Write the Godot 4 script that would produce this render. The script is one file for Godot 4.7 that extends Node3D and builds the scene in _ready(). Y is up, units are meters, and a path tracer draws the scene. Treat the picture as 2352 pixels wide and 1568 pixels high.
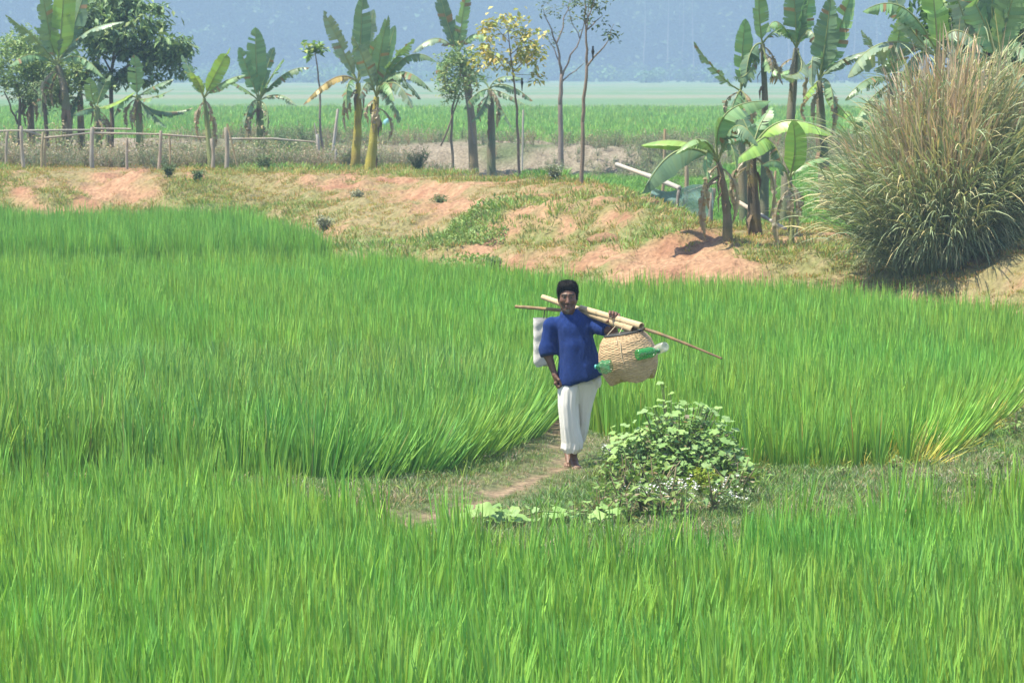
extends Node3D
# A man carrying a fish basket along the bund between paddy fields.
# Positions are worked out from the photograph: pixels (of a 2352 x 1568 picture) give directions, the ground or the thing's usual size gives the distance.

const LENS := 7727.0      # focal length in those pixels
const EYE := 3.7          # the camera stands on a road bank this far above the paths
const SKYLINE := 130.0    # pixel row of the horizon

var pitch := atan((784.0 - SKYLINE) / LENS)
var rng := RandomNumberGenerator.new()
var coarse := FastNoiseLite.new()
var fine := FastNoiseLite.new()
var counts := {}
var mats := {}

# ---------------------------------------------------------------- helpers
class Shape:
	var v := PackedVector3Array()
	var c := PackedColorArray()
	var i := PackedInt32Array()
	func vert(p: Vector3, col: Color) -> int:
		v.append(p); c.append(col)
		return v.size() - 1
	func tri(a: int, b: int, d: int) -> void:
		i.append(a); i.append(b); i.append(d)
	func quad(a: int, b: int, d: int, e: int) -> void:
		i.append(a); i.append(b); i.append(d)
		i.append(a); i.append(d); i.append(e)
	func flat_quad(a: Vector3, b: Vector3, d: Vector3, e: Vector3, col: Color) -> void:
		quad(vert(a, col), vert(b, col), vert(d, col), vert(e, col))
	# a tube along points with a radius at each; closed ends
	func tube(pts: Array, radii: Array, col: Color, sides := 6, wobble := 0.0, cols: Array = []) -> void:
		var first := -1
		var side := Vector3.ZERO
		var n := pts.size()
		for k in n:
			var t: Vector3 = (pts[mini(k + 1, n - 1)] - pts[maxi(k - 1, 0)]).normalized()
			if side == Vector3.ZERO:
				side = t.cross(Vector3.UP if absf(t.y) < 0.9 else Vector3.RIGHT).normalized()
			side = (side - t * side.dot(t)).normalized()
			var up := t.cross(side)
			var cc: Color = cols[k] if cols.size() > k else col
			var at := v.size()
			for s in sides:
				var a := TAU * s / sides
				var r: float = radii[k] * (1.0 + wobble * sin(a * 3.0 + k * 1.7))
				vert(pts[k] + (side * cos(a) + up * sin(a)) * r, cc)
			if first >= 0:
				for s in sides:
					quad(first + s, at + s, at + (s + 1) % sides, first + (s + 1) % sides)
			else:
				var m := vert(pts[0], cc)
				for s in sides:
					tri(m, at + s, at + (s + 1) % sides)
			first = at
		var e := vert(pts[n - 1], cols[n - 1] if cols.size() >= n else col)
		for s in sides:
			tri(e, first + (s + 1) % sides, first + s)
	# a flat ribbon that tapers along its points
	func ribbon(pts: Array, widths: Array, side: Vector3, col: Color) -> void:
		var n := pts.size()
		var l := -1
		var r := -1
		for k in n:
			if k == n - 1 and widths[k] <= 0.0:
				var m := vert(pts[k], col)
				tri(l, m, r)
				return
			var a := vert(pts[k] - side * widths[k] * 0.5, col)
			var b := vert(pts[k] + side * widths[k] * 0.5, col)
			if l >= 0:
				quad(l, a, b, r)
			l = a; r = b
	func join(o: Shape, t: Transform3D, tint := Color.WHITE) -> void:
		var base := v.size()
		for k in o.v.size():
			v.append(t * o.v[k]); c.append(o.c[k] * tint)
		for k in o.i.size():
			i.append(base + o.i[k])
	func done(flat := false) -> ArrayMesh:
		if flat:
			var fv := PackedVector3Array()
			var fc := PackedColorArray()
			for k in i:
				fv.append(v[k]); fc.append(c[k])
			v = fv; c = fc
			i = PackedInt32Array(range(v.size()))
		var nn := PackedVector3Array()
		nn.resize(v.size())
		for k in range(0, i.size(), 3):
			var a := i[k]
			var b := i[k + 1]
			var d := i[k + 2]
			var f := (v[d] - v[a]).cross(v[b] - v[a])
			nn[a] += f; nn[b] += f; nn[d] += f
		for k in nn.size():
			nn[k] = nn[k].normalized() if nn[k].length_squared() > 1e-20 else Vector3.UP
		var arr := []
		arr.resize(Mesh.ARRAY_MAX)
		arr[Mesh.ARRAY_VERTEX] = v
		arr[Mesh.ARRAY_NORMAL] = nn
		arr[Mesh.ARRAY_COLOR] = c
		arr[Mesh.ARRAY_INDEX] = i
		var m := ArrayMesh.new()
		m.add_surface_from_arrays(Mesh.PRIMITIVE_TRIANGLES, arr)
		return m

func ray(px: float, py: float) -> Vector3:
	return Vector3((px - 1176.0) / LENS, -(py - 784.0) / LENS, -1.0).rotated(Vector3.RIGHT, -pitch)

func at(px: float, py: float, d: float) -> Vector3:   # on the upright plane d metres ahead
	var r := ray(px, py)
	return Vector3(0, EYE, 0) + r * (d / -r.z)

func on(px: float, py: float, h := 0.0) -> Vector3:   # on the level h
	var r := ray(px, py)
	return Vector3(0, EYE, 0) + r * ((h - EYE) / r.y)

func numbered(called: String) -> String:
	counts[called] = counts.get(called, -1) + 1
	return called if counts[called] == 0 else "%s_%03d" % [called, counts[called]]

func tag(o: Node, label: String, category: String, group := "", kind := "") -> void:
	o.set_meta("label", label)
	if category: o.set_meta("category", category)
	if group: o.set_meta("group", group)
	if kind: o.set_meta("kind", kind)

func thing(called: String, label: String, category: String, where := Vector3.ZERO, group := "", kind := "") -> Node3D:
	var o := Node3D.new()
	o.name = numbered(called)
	o.position = where
	add_child(o)
	tag(o, label, category, group, kind)
	return o

func part(called: String, mesh: Mesh, material: Material, parent: Node, where := Vector3.ZERO) -> MeshInstance3D:
	var o := MeshInstance3D.new()
	o.mesh = mesh
	o.material_override = material
	o.position = where
	o.name = called if parent != self else numbered(called)
	parent.add_child(o, true)
	return o

func copies(called: String, mesh: Mesh, material: Material, parent: Node, where: Array, tints: Array) -> MultiMeshInstance3D:
	var mm := MultiMesh.new()
	mm.transform_format = MultiMesh.TRANSFORM_3D
	mm.use_colors = true
	mm.mesh = mesh
	mesh.surface_set_material(0, material)
	mm.instance_count = where.size()
	for k in where.size():
		mm.set_instance_transform(k, where[k])
		mm.set_instance_color(k, tints[k])
	var o := MultiMeshInstance3D.new()
	o.multimesh = mm
	o.material_override = material
	o.name = called if parent != self else numbered(called)
	parent.add_child(o, true)
	return o

func matt(key: String, rough := 0.8, back := 0.0, spec := 0.5, bump := 0.0, bump_scale := 1.0, grain := 0.0) -> StandardMaterial3D:
	if mats.has(key):
		return mats[key]
	var m := StandardMaterial3D.new()
	m.resource_name = key
	m.vertex_color_use_as_albedo = true
	m.roughness = rough
	m.metallic_specular = spec
	m.cull_mode = BaseMaterial3D.CULL_DISABLED
	if back > 0.0:
		m.backlight_enabled = true
		m.backlight = Color(0.95 * back, back, 0.55 * back).linear_to_srgb()
	if bump > 0.0 or grain > 0.0:
		m.uv1_triplanar = true
		m.uv1_world_triplanar = true
		m.uv1_scale = Vector3.ONE * bump_scale
		var nz := FastNoiseLite.new()
		nz.seed = 5
		nz.frequency = 0.02
		nz.fractal_octaves = 5
		var t := NoiseTexture2D.new()
		t.noise = nz
		t.seamless = true
		t.width = 512
		t.height = 512
		if bump > 0.0:
			m.heightmap_enabled = true
			m.heightmap_scale = bump
			m.heightmap_texture = t
		if grain > 0.0:
			var g := NoiseTexture2D.new()
			g.noise = nz
			g.seamless = true
			g.width = 512
			g.height = 512
			var ramp := Gradient.new()
			ramp.set_color(0, Color.WHITE.darkened(grain))
			ramp.set_color(1, Color.WHITE)
			g.color_ramp = ramp
			m.albedo_texture = g
	mats[key] = m
	return m

func line(table: Array, x: float) -> float:   # a polyline y(x), held level beyond its ends
	if x <= table[0].x:
		return table[0].y
	for k in range(1, table.size()):
		if x <= table[k].x:
			return lerpf(table[k - 1].y, table[k].y, (x - table[k - 1].x) / (table[k].x - table[k - 1].x))
	return table[table.size() - 1].y

func vary(c: Color, amount: float) -> Color:
	var k := 1.0 + rng.randf_range(-amount, amount)
	var w := rng.randf_range(-amount, amount) * 0.5
	return Color(maxf(0.0, c.r * (k + w)), maxf(0.0, c.g * k), maxf(0.0, c.b * (k - w)))

func away(x: float, d: float, path: Array) -> float:   # distance to a polyline of (x, d)
	var best := 1e9
	for k in range(1, path.size()):
		var a: Vector2 = path[k - 1]
		var ab: Vector2 = path[k] - a
		var p := Vector2(x, d) - a
		best = minf(best, (p - ab * clampf(p.dot(ab) / ab.length_squared(), 0, 1)).length())
	return best

# ---------------------------------------------------------------- the lie of the land; d is the distance ahead, -z
const FRONT := [Vector2(-14, 29.2), Vector2(-4.28, 29.0), Vector2(-2.82, 28.9), Vector2(-2.04, 28.2), Vector2(-1.28, 26.8), Vector2(-0.755, 25.8), Vector2(-0.244, 24.9), Vector2(0.7, 24.3), Vector2(1.5, 24.7), Vector2(1.91, 25.9), Vector2(2.28, 26.5), Vector2(4.0, 26.8), Vector2(14, 27.0)]
const LEFT := [Vector2(-14, 29.8), Vector2(-4.5, 29.6), Vector2(-2.96, 29.5), Vector2(-1.8, 29.2), Vector2(-1.12, 29.15), Vector2(-0.68, 29.9), Vector2(-0.225, 31.1), Vector2(0.145, 32.9), Vector2(0.35, 34.2), Vector2(0.48, 36.0), Vector2(0.5, 60.0)]
const RIGHT := [Vector2(0.56, 60.0), Vector2(0.57, 35.9), Vector2(0.73, 33.6), Vector2(0.94, 32.6), Vector2(1.5, 31.1), Vector2(2.05, 30.3), Vector2(2.82, 30.1), Vector2(3.63, 30.35), Vector2(4.08, 31.4), Vector2(4.71, 33.6), Vector2(5.33, 35.7), Vector2(6.28, 39.0), Vector2(7.6, 44.0), Vector2(9.0, 60.0)]
const FOOT := [Vector2(-30, 70), Vector2(-10.4, 68.5), Vector2(-5.16, 68), Vector2(-3.82, 62), Vector2(-2.92, 57), Vector2(-1.22, 53.5), Vector2(0.42, 51), Vector2(1.41, 48.5), Vector2(3.98, 48.5), Vector2(5.0, 47), Vector2(5.44, 45.5), Vector2(6.62, 43.5), Vector2(12, 38), Vector2(40, 30)]
const CREST := [Vector2(-30, 75), Vector2(-9.0, 74), Vector2(-2.57, 72), Vector2(-1.55, 68), Vector2(-0.21, 63), Vector2(0.96, 60), Vector2(1.67, 57.5), Vector2(2.3, 55), Vector2(2.9, 53), Vector2(3.5, 52), Vector2(5.2, 52), Vector2(5.9, 49.5), Vector2(7.07, 46.5), Vector2(12, 42), Vector2(40, 36)]
const HIGH := [Vector2(-30, 1.1), Vector2(-9.0, 1.13), Vector2(-2.57, 1.18), Vector2(-1.55, 1.19), Vector2(-0.21, 1.25), Vector2(0.96, 1.42), Vector2(1.67, 1.39), Vector2(2.3, 1.22), Vector2(2.9, 1.02), Vector2(3.5, 0.84), Vector2(4.2, 0.9), Vector2(5.2, 0.9), Vector2(5.9, 0.8), Vector2(7.07, 0.96), Vector2(40, 1.0)]
const TRACK := [Vector2(-0.95, 26.6), Vector2(-0.35, 27.6), Vector2(-0.06, 28.7), Vector2(0.25, 29.7), Vector2(0.52, 30.5), Vector2(0.50, 32.1), Vector2(0.45, 33.6), Vector2(0.55, 40.0)]

func in_front(x: float, d: float) -> bool: return d < line(FRONT, x)
func in_left(x: float, d: float) -> bool: return x < 0.48 and d > line(LEFT, x) and d < 37.6
func in_middle(x: float, d: float) -> bool:
	if x > 9.0 or d > line(FOOT, x) - 0.5: return false
	if x < 0.52: return d > 37.9 and d < (53.8 if x < -2.5 else 90.0)
	return d > line(RIGHT, x) and x < right_edge(d)
func right_edge(d: float) -> float:   # the bund that bounds the middle field
	if d < 30.35: return 3.6
	return line([Vector2(30.35, 3.63), Vector2(31.4, 4.08), Vector2(33.6, 4.71), Vector2(35.7, 5.33), Vector2(39, 6.28), Vector2(44, 7.6), Vector2(60, 9)], d)
func in_patch(x: float, d: float) -> bool: return d > 57.6 and d < 67.6 and x < lerpf(-2.95, -5.15, (d - 57.0) / 10.5)

func rise(a: float, b: float, x: float) -> float: return smoothstep(a, b, x)

func land(x: float, d: float) -> float:
	var n := coarse.get_noise_2d(x * 8.0, d * 8.0)
	var m := fine.get_noise_2d(x * 40.0, d * 40.0)
	if d < 42.0 and d < line(FOOT, x) - 1.0:
		var h := -0.14
		if in_front(x, d):
			h = -0.36 * rise(0.0, 0.35, line(FRONT, x) - d) - 0.02
		elif not in_left(x, d) and not in_middle(x, d):
			h = 0.02 * n + 0.018 * m
			var t := away(x, d, TRACK)
			h -= 0.035 * (1.0 - rise(0.05, 0.26, t))
		return h
	if d > 230.0:
		return lerpf(-0.05, -0.62, rise(230, 245, d)) - 3.5 * clampf((d - 245.0) / 855.0, 0, 1.2) + 0.15 * n
	var f := line(FOOT, x)
	var c := line(CREST, x)
	var top := line(HIGH, x)
	if d < f:
		return -0.12 if d < f - 0.4 else lerpf(-0.12, 0.0, (d - f + 0.4) / 0.4)
	var h := 0.0
	if d < c:
		var s := (d - f) / (c - f)
		# washed-out gullies and slumped lumps on the face of the bank
		var gully := sin((x * 0.8 + d * 0.42 + n * 1.6) * 2.6)
		h = top * pow(s, 0.78) * (1.0 + 0.16 * gully * sin(PI * s)) + (0.26 * n + 0.15 * m + 0.08 * fine.get_noise_2d(x * 120.0, d * 120.0)) * minf(1.0, s * 5.0) + 0.22 * maxf(0.0, fine.get_noise_2d(x * 17.0 + d * 7.0, d * 15.0)) * sin(PI * minf(1.0, s * 1.15))
	else:
		var b := c + (5.0 if x < 1.0 else 3.0)
		h = lerpf(top, 0.36, rise(b, b + 8.0, d)) + 0.07 * n + 0.05 * m
		if x > 5.6: h = maxf(h, lerpf(top, 0.7, rise(c, c + 8.0, d)))
	# the second, grey bank
	var r := d - 96.0 - 1.5 * coarse.get_noise_2d(x * 3.0, 7.0)
	var cut := 1.28 + 0.25 * coarse.get_noise_2d(x * 5.0, 40.0)
	h = maxf(h, cut * (rise(-5.0, -1.5, r) - rise(2.0, 8.0, r)) + 0.16 * n + 0.1 * m if absf(r) < 9.0 else -9.0)
	if d > 102.0: h = lerpf(h, 0.0, rise(102, 108, d))
	return h

func soil(x: float, d: float) -> Color:
	var n := coarse.get_noise_2d(x * 14.0 + 300.0, d * 14.0)
	var m := fine.get_noise_2d(x * 60.0, d * 60.0 + 90.0)
	var k := fine.get_noise_2d(x * 150.0 + 50.0, d * 150.0)
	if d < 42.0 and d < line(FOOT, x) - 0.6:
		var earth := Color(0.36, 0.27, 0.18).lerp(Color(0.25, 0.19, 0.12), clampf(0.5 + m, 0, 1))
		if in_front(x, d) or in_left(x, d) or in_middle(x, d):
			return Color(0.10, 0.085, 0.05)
		var t := away(x, d, TRACK)
		var grass := Color(0.15, 0.19, 0.08).lerp(Color(0.21, 0.19, 0.11), clampf(0.5 + k, 0, 1))
		return earth.lerp(grass, rise(0.0, 0.14, t + m * 0.16))
	if d > 230.0:
		var strip := coarse.get_noise_2d(d * 1.3, x * 0.1)
		return Color(0.16, 0.29, 0.11).lerp(Color(0.30, 0.32, 0.19), clampf(0.4 + strip * 2.2, 0, 1))
	if d > 108.0:
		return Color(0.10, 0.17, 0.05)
	var f := line(FOOT, x)
	var c := line(CREST, x)
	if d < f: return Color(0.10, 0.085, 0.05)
	var red := Color(0.52, 0.325, 0.20).lerp(Color(0.40, 0.235, 0.14), clampf(0.5 + k * 1.4, 0, 1))
	var pale := Color(0.44, 0.33, 0.21)
	var dry := Color(0.29, 0.26, 0.12)
	var turf := Color(0.18, 0.25, 0.075)
	if d > c + 9.0 or (d > c + 4.0 and x < 1.0):
		var grey := Color(0.38, 0.33, 0.25).lerp(Color(0.26, 0.22, 0.16), clampf(0.5 + k, 0, 1))
		var g2 := grey.lerp(Color(0.12, 0.17, 0.07), clampf(0.45 + n * 1.8, 0, 1))
		if d > 62.0 and d < 89.0 and x > 0.6: return Color(0.13, 0.24, 0.06).lerp(dry, clampf(m, 0, 1))
		return g2
	# bare where the bank was cut, above all under the banana plants; turf elsewhere
	var bare := 0.10 + 1.6 * coarse.get_noise_2d((x * 0.8 + d * 0.35) * 22.0, (d - x * 0.4) * 8.0) + 1.5 * fine.get_noise_2d((x + d * 0.5) * 26.0, (d - x) * 11.0) + m * 0.9
	bare += 2.2 * exp(-pow((x - 2.4) / 1.1, 2.0) - pow((d - f - 1.2) / 2.0, 2.0))
	bare += 1.6 * exp(-pow((x - 6.9) / 1.0, 2.0) - pow((d - f - 1.2) / 1.2, 2.0))
	bare += 0.6 * exp(-pow((x + 1.6) / 1.2, 2.0) - pow((d - c + 1.0) / 1.8, 2.0))
	red = red.lerp(Color(0.36, 0.19, 0.115), clampf(2.4 * fine.get_noise_2d((x - d * 0.6) * 30.0, (d + x) * 16.0) + 0.05, 0, 0.9))
	var ground := dry.lerp(turf, clampf(0.5 + n * 2.0, 0, 1)).lerp(pale, clampf(k * 1.2, 0, 0.7))
	return ground.lerp(red, clampf(bare, 0, 1))

func bareness(x: float, d: float) -> float:
	var s := soil(x, d)
	return clampf((s.r - s.g) / 0.25, 0, 1)

func stops(ranges: Array) -> PackedFloat32Array:
	var out := PackedFloat32Array()
	for r in ranges:
		var k: float = r[0]
		while k < r[1] - 1e-4:
			out.append(k)
			k += r[2]
	return out

func build_ground() -> void:
	var xs := stops([[-1500, -100, 100], [-100, -30, 10], [-30, -14, 1.0], [-14, 14, 0.11], [14, 30, 1.0], [30, 100, 10], [100, 1501, 100]])
	var ds := stops([[-60, 0, 15], [0, 22, 1.0], [22, 36.5, 0.09], [36.5, 43, 0.4], [43, 80, 0.14], [80, 106, 0.3], [106, 116, 1.0], [116, 228, 6], [228, 250, 3], [250, 1200, 19], [1200, 2401, 200]])
	var sh := Shape.new()
	var w := xs.size()
	for d in ds:
		for x in xs:
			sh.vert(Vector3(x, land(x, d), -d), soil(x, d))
	for r in range(1, ds.size()):
		for k in range(1, w):
			var a := (r - 1) * w + k - 1
			sh.quad(a, a + w, a + w + 1, a + 1)
	var m := matt("earth", 0.95, 0.0, 0.25, 4.0, 0.9, 0.35)
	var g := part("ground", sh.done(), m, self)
	g.set_meta("kind", "structure")

# ---------------------------------------------------------------- rice and grass
func clump(seeded: int, blades: int, tall: float, wide: float, lean: float, spread: float, col: Color, odd: Color, odd_share: float, droop := 0.25) -> Shape:
	rng.seed = seeded
	var sh := Shape.new()
	for k in blades:
		var a := rng.randf() * TAU
		var out := Vector3(cos(a), 0, sin(a))
		var side := out.rotated(Vector3.UP, PI / 2 + rng.randf_range(-1.2, 1.2))
		var foot := out * spread * sqrt(rng.randf())
		var h := tall * rng.randf_range(0.62, 1.0)
		var l := lean * rng.randf_range(0.2, 1.0)
		var b := droop * pow(rng.randf(), 1.6)
		var pts := []
		for s in 5:
			var t := s / 4.0
			pts.append(foot + out * h * (l * t + b * pow(t, 3.0)) + Vector3.UP * h * (t * sqrt(maxf(0.1, 1.0 - l * l)) - b * 0.45 * pow(t, 4.0)))
		var w := wide * rng.randf_range(0.7, 1.15)
		var cc := vary(odd if rng.randf() < odd_share else col, 0.36)
		sh.ribbon(pts, [w * 0.4, w * 0.8, w, w * 0.78, 0.0], side, cc)
	return sh

func turned(p: Vector3, s: float, tilt := Vector3.ZERO) -> Transform3D:
	var b := Basis(Vector3.UP, rng.randf() * TAU)
	if tilt.length() > 0.01:
		b = Basis(Vector3.UP.cross(tilt).normalized(), tilt.length()) * b
	return Transform3D(b.scaled(Vector3(s, s * rng.randf_range(0.92, 1.08), s)), p)

func scatter(sets: int) -> Array:
	var out := []
	for k in sets: out.append([[], []])
	return out

# fills a field: whole tiles of many hills inside it, single hills along its edges, where they lean out
func plant(f: Node3D, hills: Array, from: float, to: float, step: float, margin: float, inside: Callable, lean: Callable, tone: Callable, size: Callable) -> void:
	var leaf := matt("rice_leaf", 0.42, 0.48, 0.45)
	var per := 4
	var tile := step * per
	var tiles := []
	for k in 5:
		var sh := Shape.new()
		for r in per:
			for q in per:
				var p := Vector3((q - 1.5) * step + rng.randf_range(-0.4, 0.4) * step, 0, (r - 1.5) * step + rng.randf_range(-0.4, 0.4) * step)
				sh.join(hills[rng.randi() % hills.size()], turned(p, rng.randf_range(0.76, 1.22), Vector3(rng.randf_range(-0.12, 0.18), 0, rng.randf_range(-0.1, 0.1))), vary(Color.WHITE, 0.17))
		tiles.append(sh.done())
	var singles := []
	for h in hills: singles.append(h.done())
	var a := scatter(tiles.size())
	var b := scatter(singles.size())
	var d := from
	while d < to:
		var half := (d + tile) * 0.152 + margin
		var x := -half
		while x < half:
			var cx := x + tile * 0.5
			var cd := d + tile * 0.5
			var whole := true
			var none := true
			for c in [Vector2(x, d), Vector2(x + tile, d), Vector2(x, d + tile), Vector2(x + tile, d + tile), Vector2(cx, cd)]:
				var y: bool = inside.call(c.x, c.y)
				whole = whole and y and (lean.call(c.x, c.y) as Vector3).length() < 0.02
				none = none and not y
			if whole:
				var s := a[rng.randi() % a.size()] as Array
				var k: float = size.call(cx, cd)
				var t := Transform3D(Basis(Vector3.UP, (rng.randi() % 4) * PI / 2 + rng.randf_range(-0.2, 0.2)).scaled(Vector3(1.04, k * rng.randf_range(0.96, 1.05), 1.04)), Vector3(cx, land(cx, cd), -cd))
				s[0].append(t)
				s[1].append(vary(tone.call(cx, cd), 0.06))
			elif not none:
				for r in per:
					for q in per:
						var px := x + (q + 0.5 + rng.randf_range(-0.4, 0.4)) * step
						var pd := d + (r + 0.5 + rng.randf_range(-0.4, 0.4)) * step
						if not inside.call(px, pd): continue
						var s := b[rng.randi() % b.size()] as Array
						var tilt: Vector3 = lean.call(px, pd) + Vector3(rng.randf_range(-0.1, 0.14), 0, rng.randf_range(-0.1, 0.1))
						s[0].append(turned(Vector3(px, land(px, pd), -pd), rng.randf_range(0.84, 1.1) * (size.call(px, pd) as float), tilt))
						s[1].append(vary(tone.call(px, pd), 0.17))
			x += tile
		d += tile
	for k in tiles.size():
		if a[k][0].size(): copies("rice", tiles[k], leaf, f, a[k][0], a[k][1])
	for k in singles.size():
		if b[k][0].size(): copies("rice", singles[k], leaf, f, b[k][0], b[k][1])

func build_rice() -> void:
	var fresh := Color(0.24, 0.455, 0.08)
	var straw := Color(0.50, 0.40, 0.11)
	var upright := func(_x: float, _d: float) -> Vector3: return Vector3.ZERO
	var even := func(_x: float, _d: float) -> float: return 1.0
	# the near field, whose far edge is cut off by the bund
	var hills := []
	for k in 4: hills.append(clump(11 + k, 27, 0.70, 0.0138, 0.14, 0.07, fresh, straw, 0.012, 0.10))
	rng.seed = 71
	var f := thing("front_rice_field", "dense bright green young rice filling the field before the flowering bund", "rice", Vector3.ZERO, "", "stuff")
	plant(f, hills, 14.6, 29.4, 0.155, 1.3, func(x: float, d: float) -> bool: return in_front(x, d + 0.12), upright,
		func(x: float, d: float) -> Color: return Color(1.0 + 0.2 * coarse.get_noise_2d(x * 25.0, d * 25.0), 1.0, 1.0),
		func(x: float, d: float) -> float: return 1.0 + 0.14 * coarse.get_noise_2d(x * 25.0, d * 25.0))

	# the taller, bluer rice beside the footpath, leaning out over it
	hills = []
	for k in 4: hills.append(clump(31 + k, 26, 0.83, 0.0145, 0.16, 0.07, Color(0.205, 0.40, 0.085), Color(0.40, 0.42, 0.2), 0.02, 0.14))
	f = thing("tall_rice_field", "tall blue green rice with arching leaves leaning over the footpath", "rice", Vector3.ZERO, "", "stuff")
	plant(f, hills, 29.0, 37.7, 0.158, 1.6, in_left,
		func(x: float, d: float) -> Vector3:
			if x < -1.7: return Vector3.ZERO
			var e := clampf(1.0 - away(x, d, LEFT) / 0.65, 0, 1)
			return Vector3(e * 0.45, 0, e * 0.12),
		func(x: float, d: float) -> Color: return Color(1.06 + 0.25 * coarse.get_noise_2d(x * 20.0, d * 20.0), 1.03, 1.0),
		func(_x: float, d: float) -> float: return 1.0 - 0.12 * rise(33, 37, d))

	# the wide field behind the man
	hills = []
	for k in 4: hills.append(clump(51 + k, 28, 0.72, 0.0125, 0.12, 0.06, fresh, straw, 0.02, 0.10))
	f = thing("wide_rice_field", "wide light green rice field behind the walking man", "rice", Vector3.ZERO, "", "stuff")
	plant(f, hills, 30.0, 70.0, 0.158, 1.8, func(x: float, d: float) -> bool: return in_middle(x, d) and (x < 1.2 or x > 3.7 or d > line(RIGHT, x) + 0.42),
		func(x: float, d: float) -> Vector3:
			if x < 3.3: return Vector3.ZERO
			var e := clampf(1.0 - (right_edge(d) - x) / 0.6, 0, 1)
			return Vector3(e * 0.5, 0, e * 0.1),
		func(x: float, d: float) -> Color: return Color(1.0 + 0.2 * coarse.get_noise_2d(x * 12.0, d * 12.0), 1.0, 0.95),
		func(x: float, d: float) -> float: return 1.0 + 0.16 * coarse.get_noise_2d(x * 12.0, d * 12.0))
	# the outer row of hills, set apart from the rest
	var row := scatter(3)
	var ex := 1.2
	while ex < 3.75:
		var d := line(RIGHT, ex) + rng.randf_range(0.04, 0.14)
		var s := row[rng.randi() % 3] as Array
		s[0].append(turned(Vector3(ex, land(ex, d + 0.1), -d), rng.randf_range(0.92, 1.12), Vector3(rng.randf_range(-0.08, 0.08), 0, rng.randf_range(0.0, 0.14))))
		s[1].append(vary(Color.WHITE, 0.12))
		ex += rng.randf_range(0.21, 0.28)
	for k in 3: copies("edge_rice", clump(61 + k, 40, 0.74, 0.0125, 0.24, 0.03, fresh, straw, 0.05, 0.2).done(), matt("rice_leaf", 0.42, 0.48, 0.45), f, row[k][0], row[k][1])
	var yellow := scatter(1)
	for k in 190:
		var d := rng.randf_range(30.4, 35.5)
		var x := right_edge(d) - 0.45 * pow(rng.randf(), 1.5)
		yellow[0][0].append(turned(Vector3(x, land(x, d), -d), rng.randf_range(0.65, 1.0), Vector3(rng.randf_range(0.5, 0.95), 0, rng.randf_range(0.1, 0.5))))
		yellow[0][1].append(vary(Color.WHITE, 0.2))
	for k in 170:   # yellowed outer leaves at the foot of the field's edge
		var x := rng.randf_range(0.9, 4.0)
		var d := line(RIGHT, x) + 0.1 + rng.randf() * 0.1
		yellow[0][0].append(turned(Vector3(x, land(x, d), -d), rng.randf_range(0.3, 0.55), Vector3(rng.randf_range(-0.4, 0.4), 0, rng.randf_range(0.3, 0.9))))
		yellow[0][1].append(vary(Color.WHITE, 0.2))
	copies("yellowed_rice", clump(77, 6, 0.66, 0.014, 0.35, 0.05, Color(0.50, 0.48, 0.10), Color(0.48, 0.36, 0.12), 0.15, 0.5).done(), matt("rice_leaf", 0.42, 0.48, 0.45), f, yellow[0][0], yellow[0][1])

	# the strip of rice below the fence
	f = thing("strip_rice_field", "strip of green rice at the foot of the fenced bank", "rice", Vector3.ZERO, "", "stuff")
	plant(f, hills, 57.0, 68.0, 0.17, 2.0, in_patch, upright, func(_x: float, _d: float) -> Color: return Color(0.92, 0.97, 0.92), func(_x: float, _d: float) -> float: return 1.2)

	# the fields beyond the second bank, in long strips parted by low bunds
	hills = []
	for k in 4: hills.append(clump(91 + k, 34, 0.62, 0.03, 0.3, 0.24, fresh, straw, 0.02, 0.2))
	f = thing("far_rice_fields", "hazy green rice strips beyond the grey weedy bank", "rice", Vector3.ZERO, "", "stuff")
	var bunds := [118.0, 127.0, 137.0, 148.0, 162.0, 180.0, 200.0, 222.0]
	plant(f, hills, 118.0, 222.0, 0.5, 5.0,
		func(_x: float, d: float) -> bool:
			for k in 7:
				if d > bunds[k] + 2.0 + d * 0.008 and d < bunds[k + 1] - 1.5: return true
			return false, upright,
		func(_x: float, _d: float) -> Color: return Color.WHITE, even)

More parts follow.
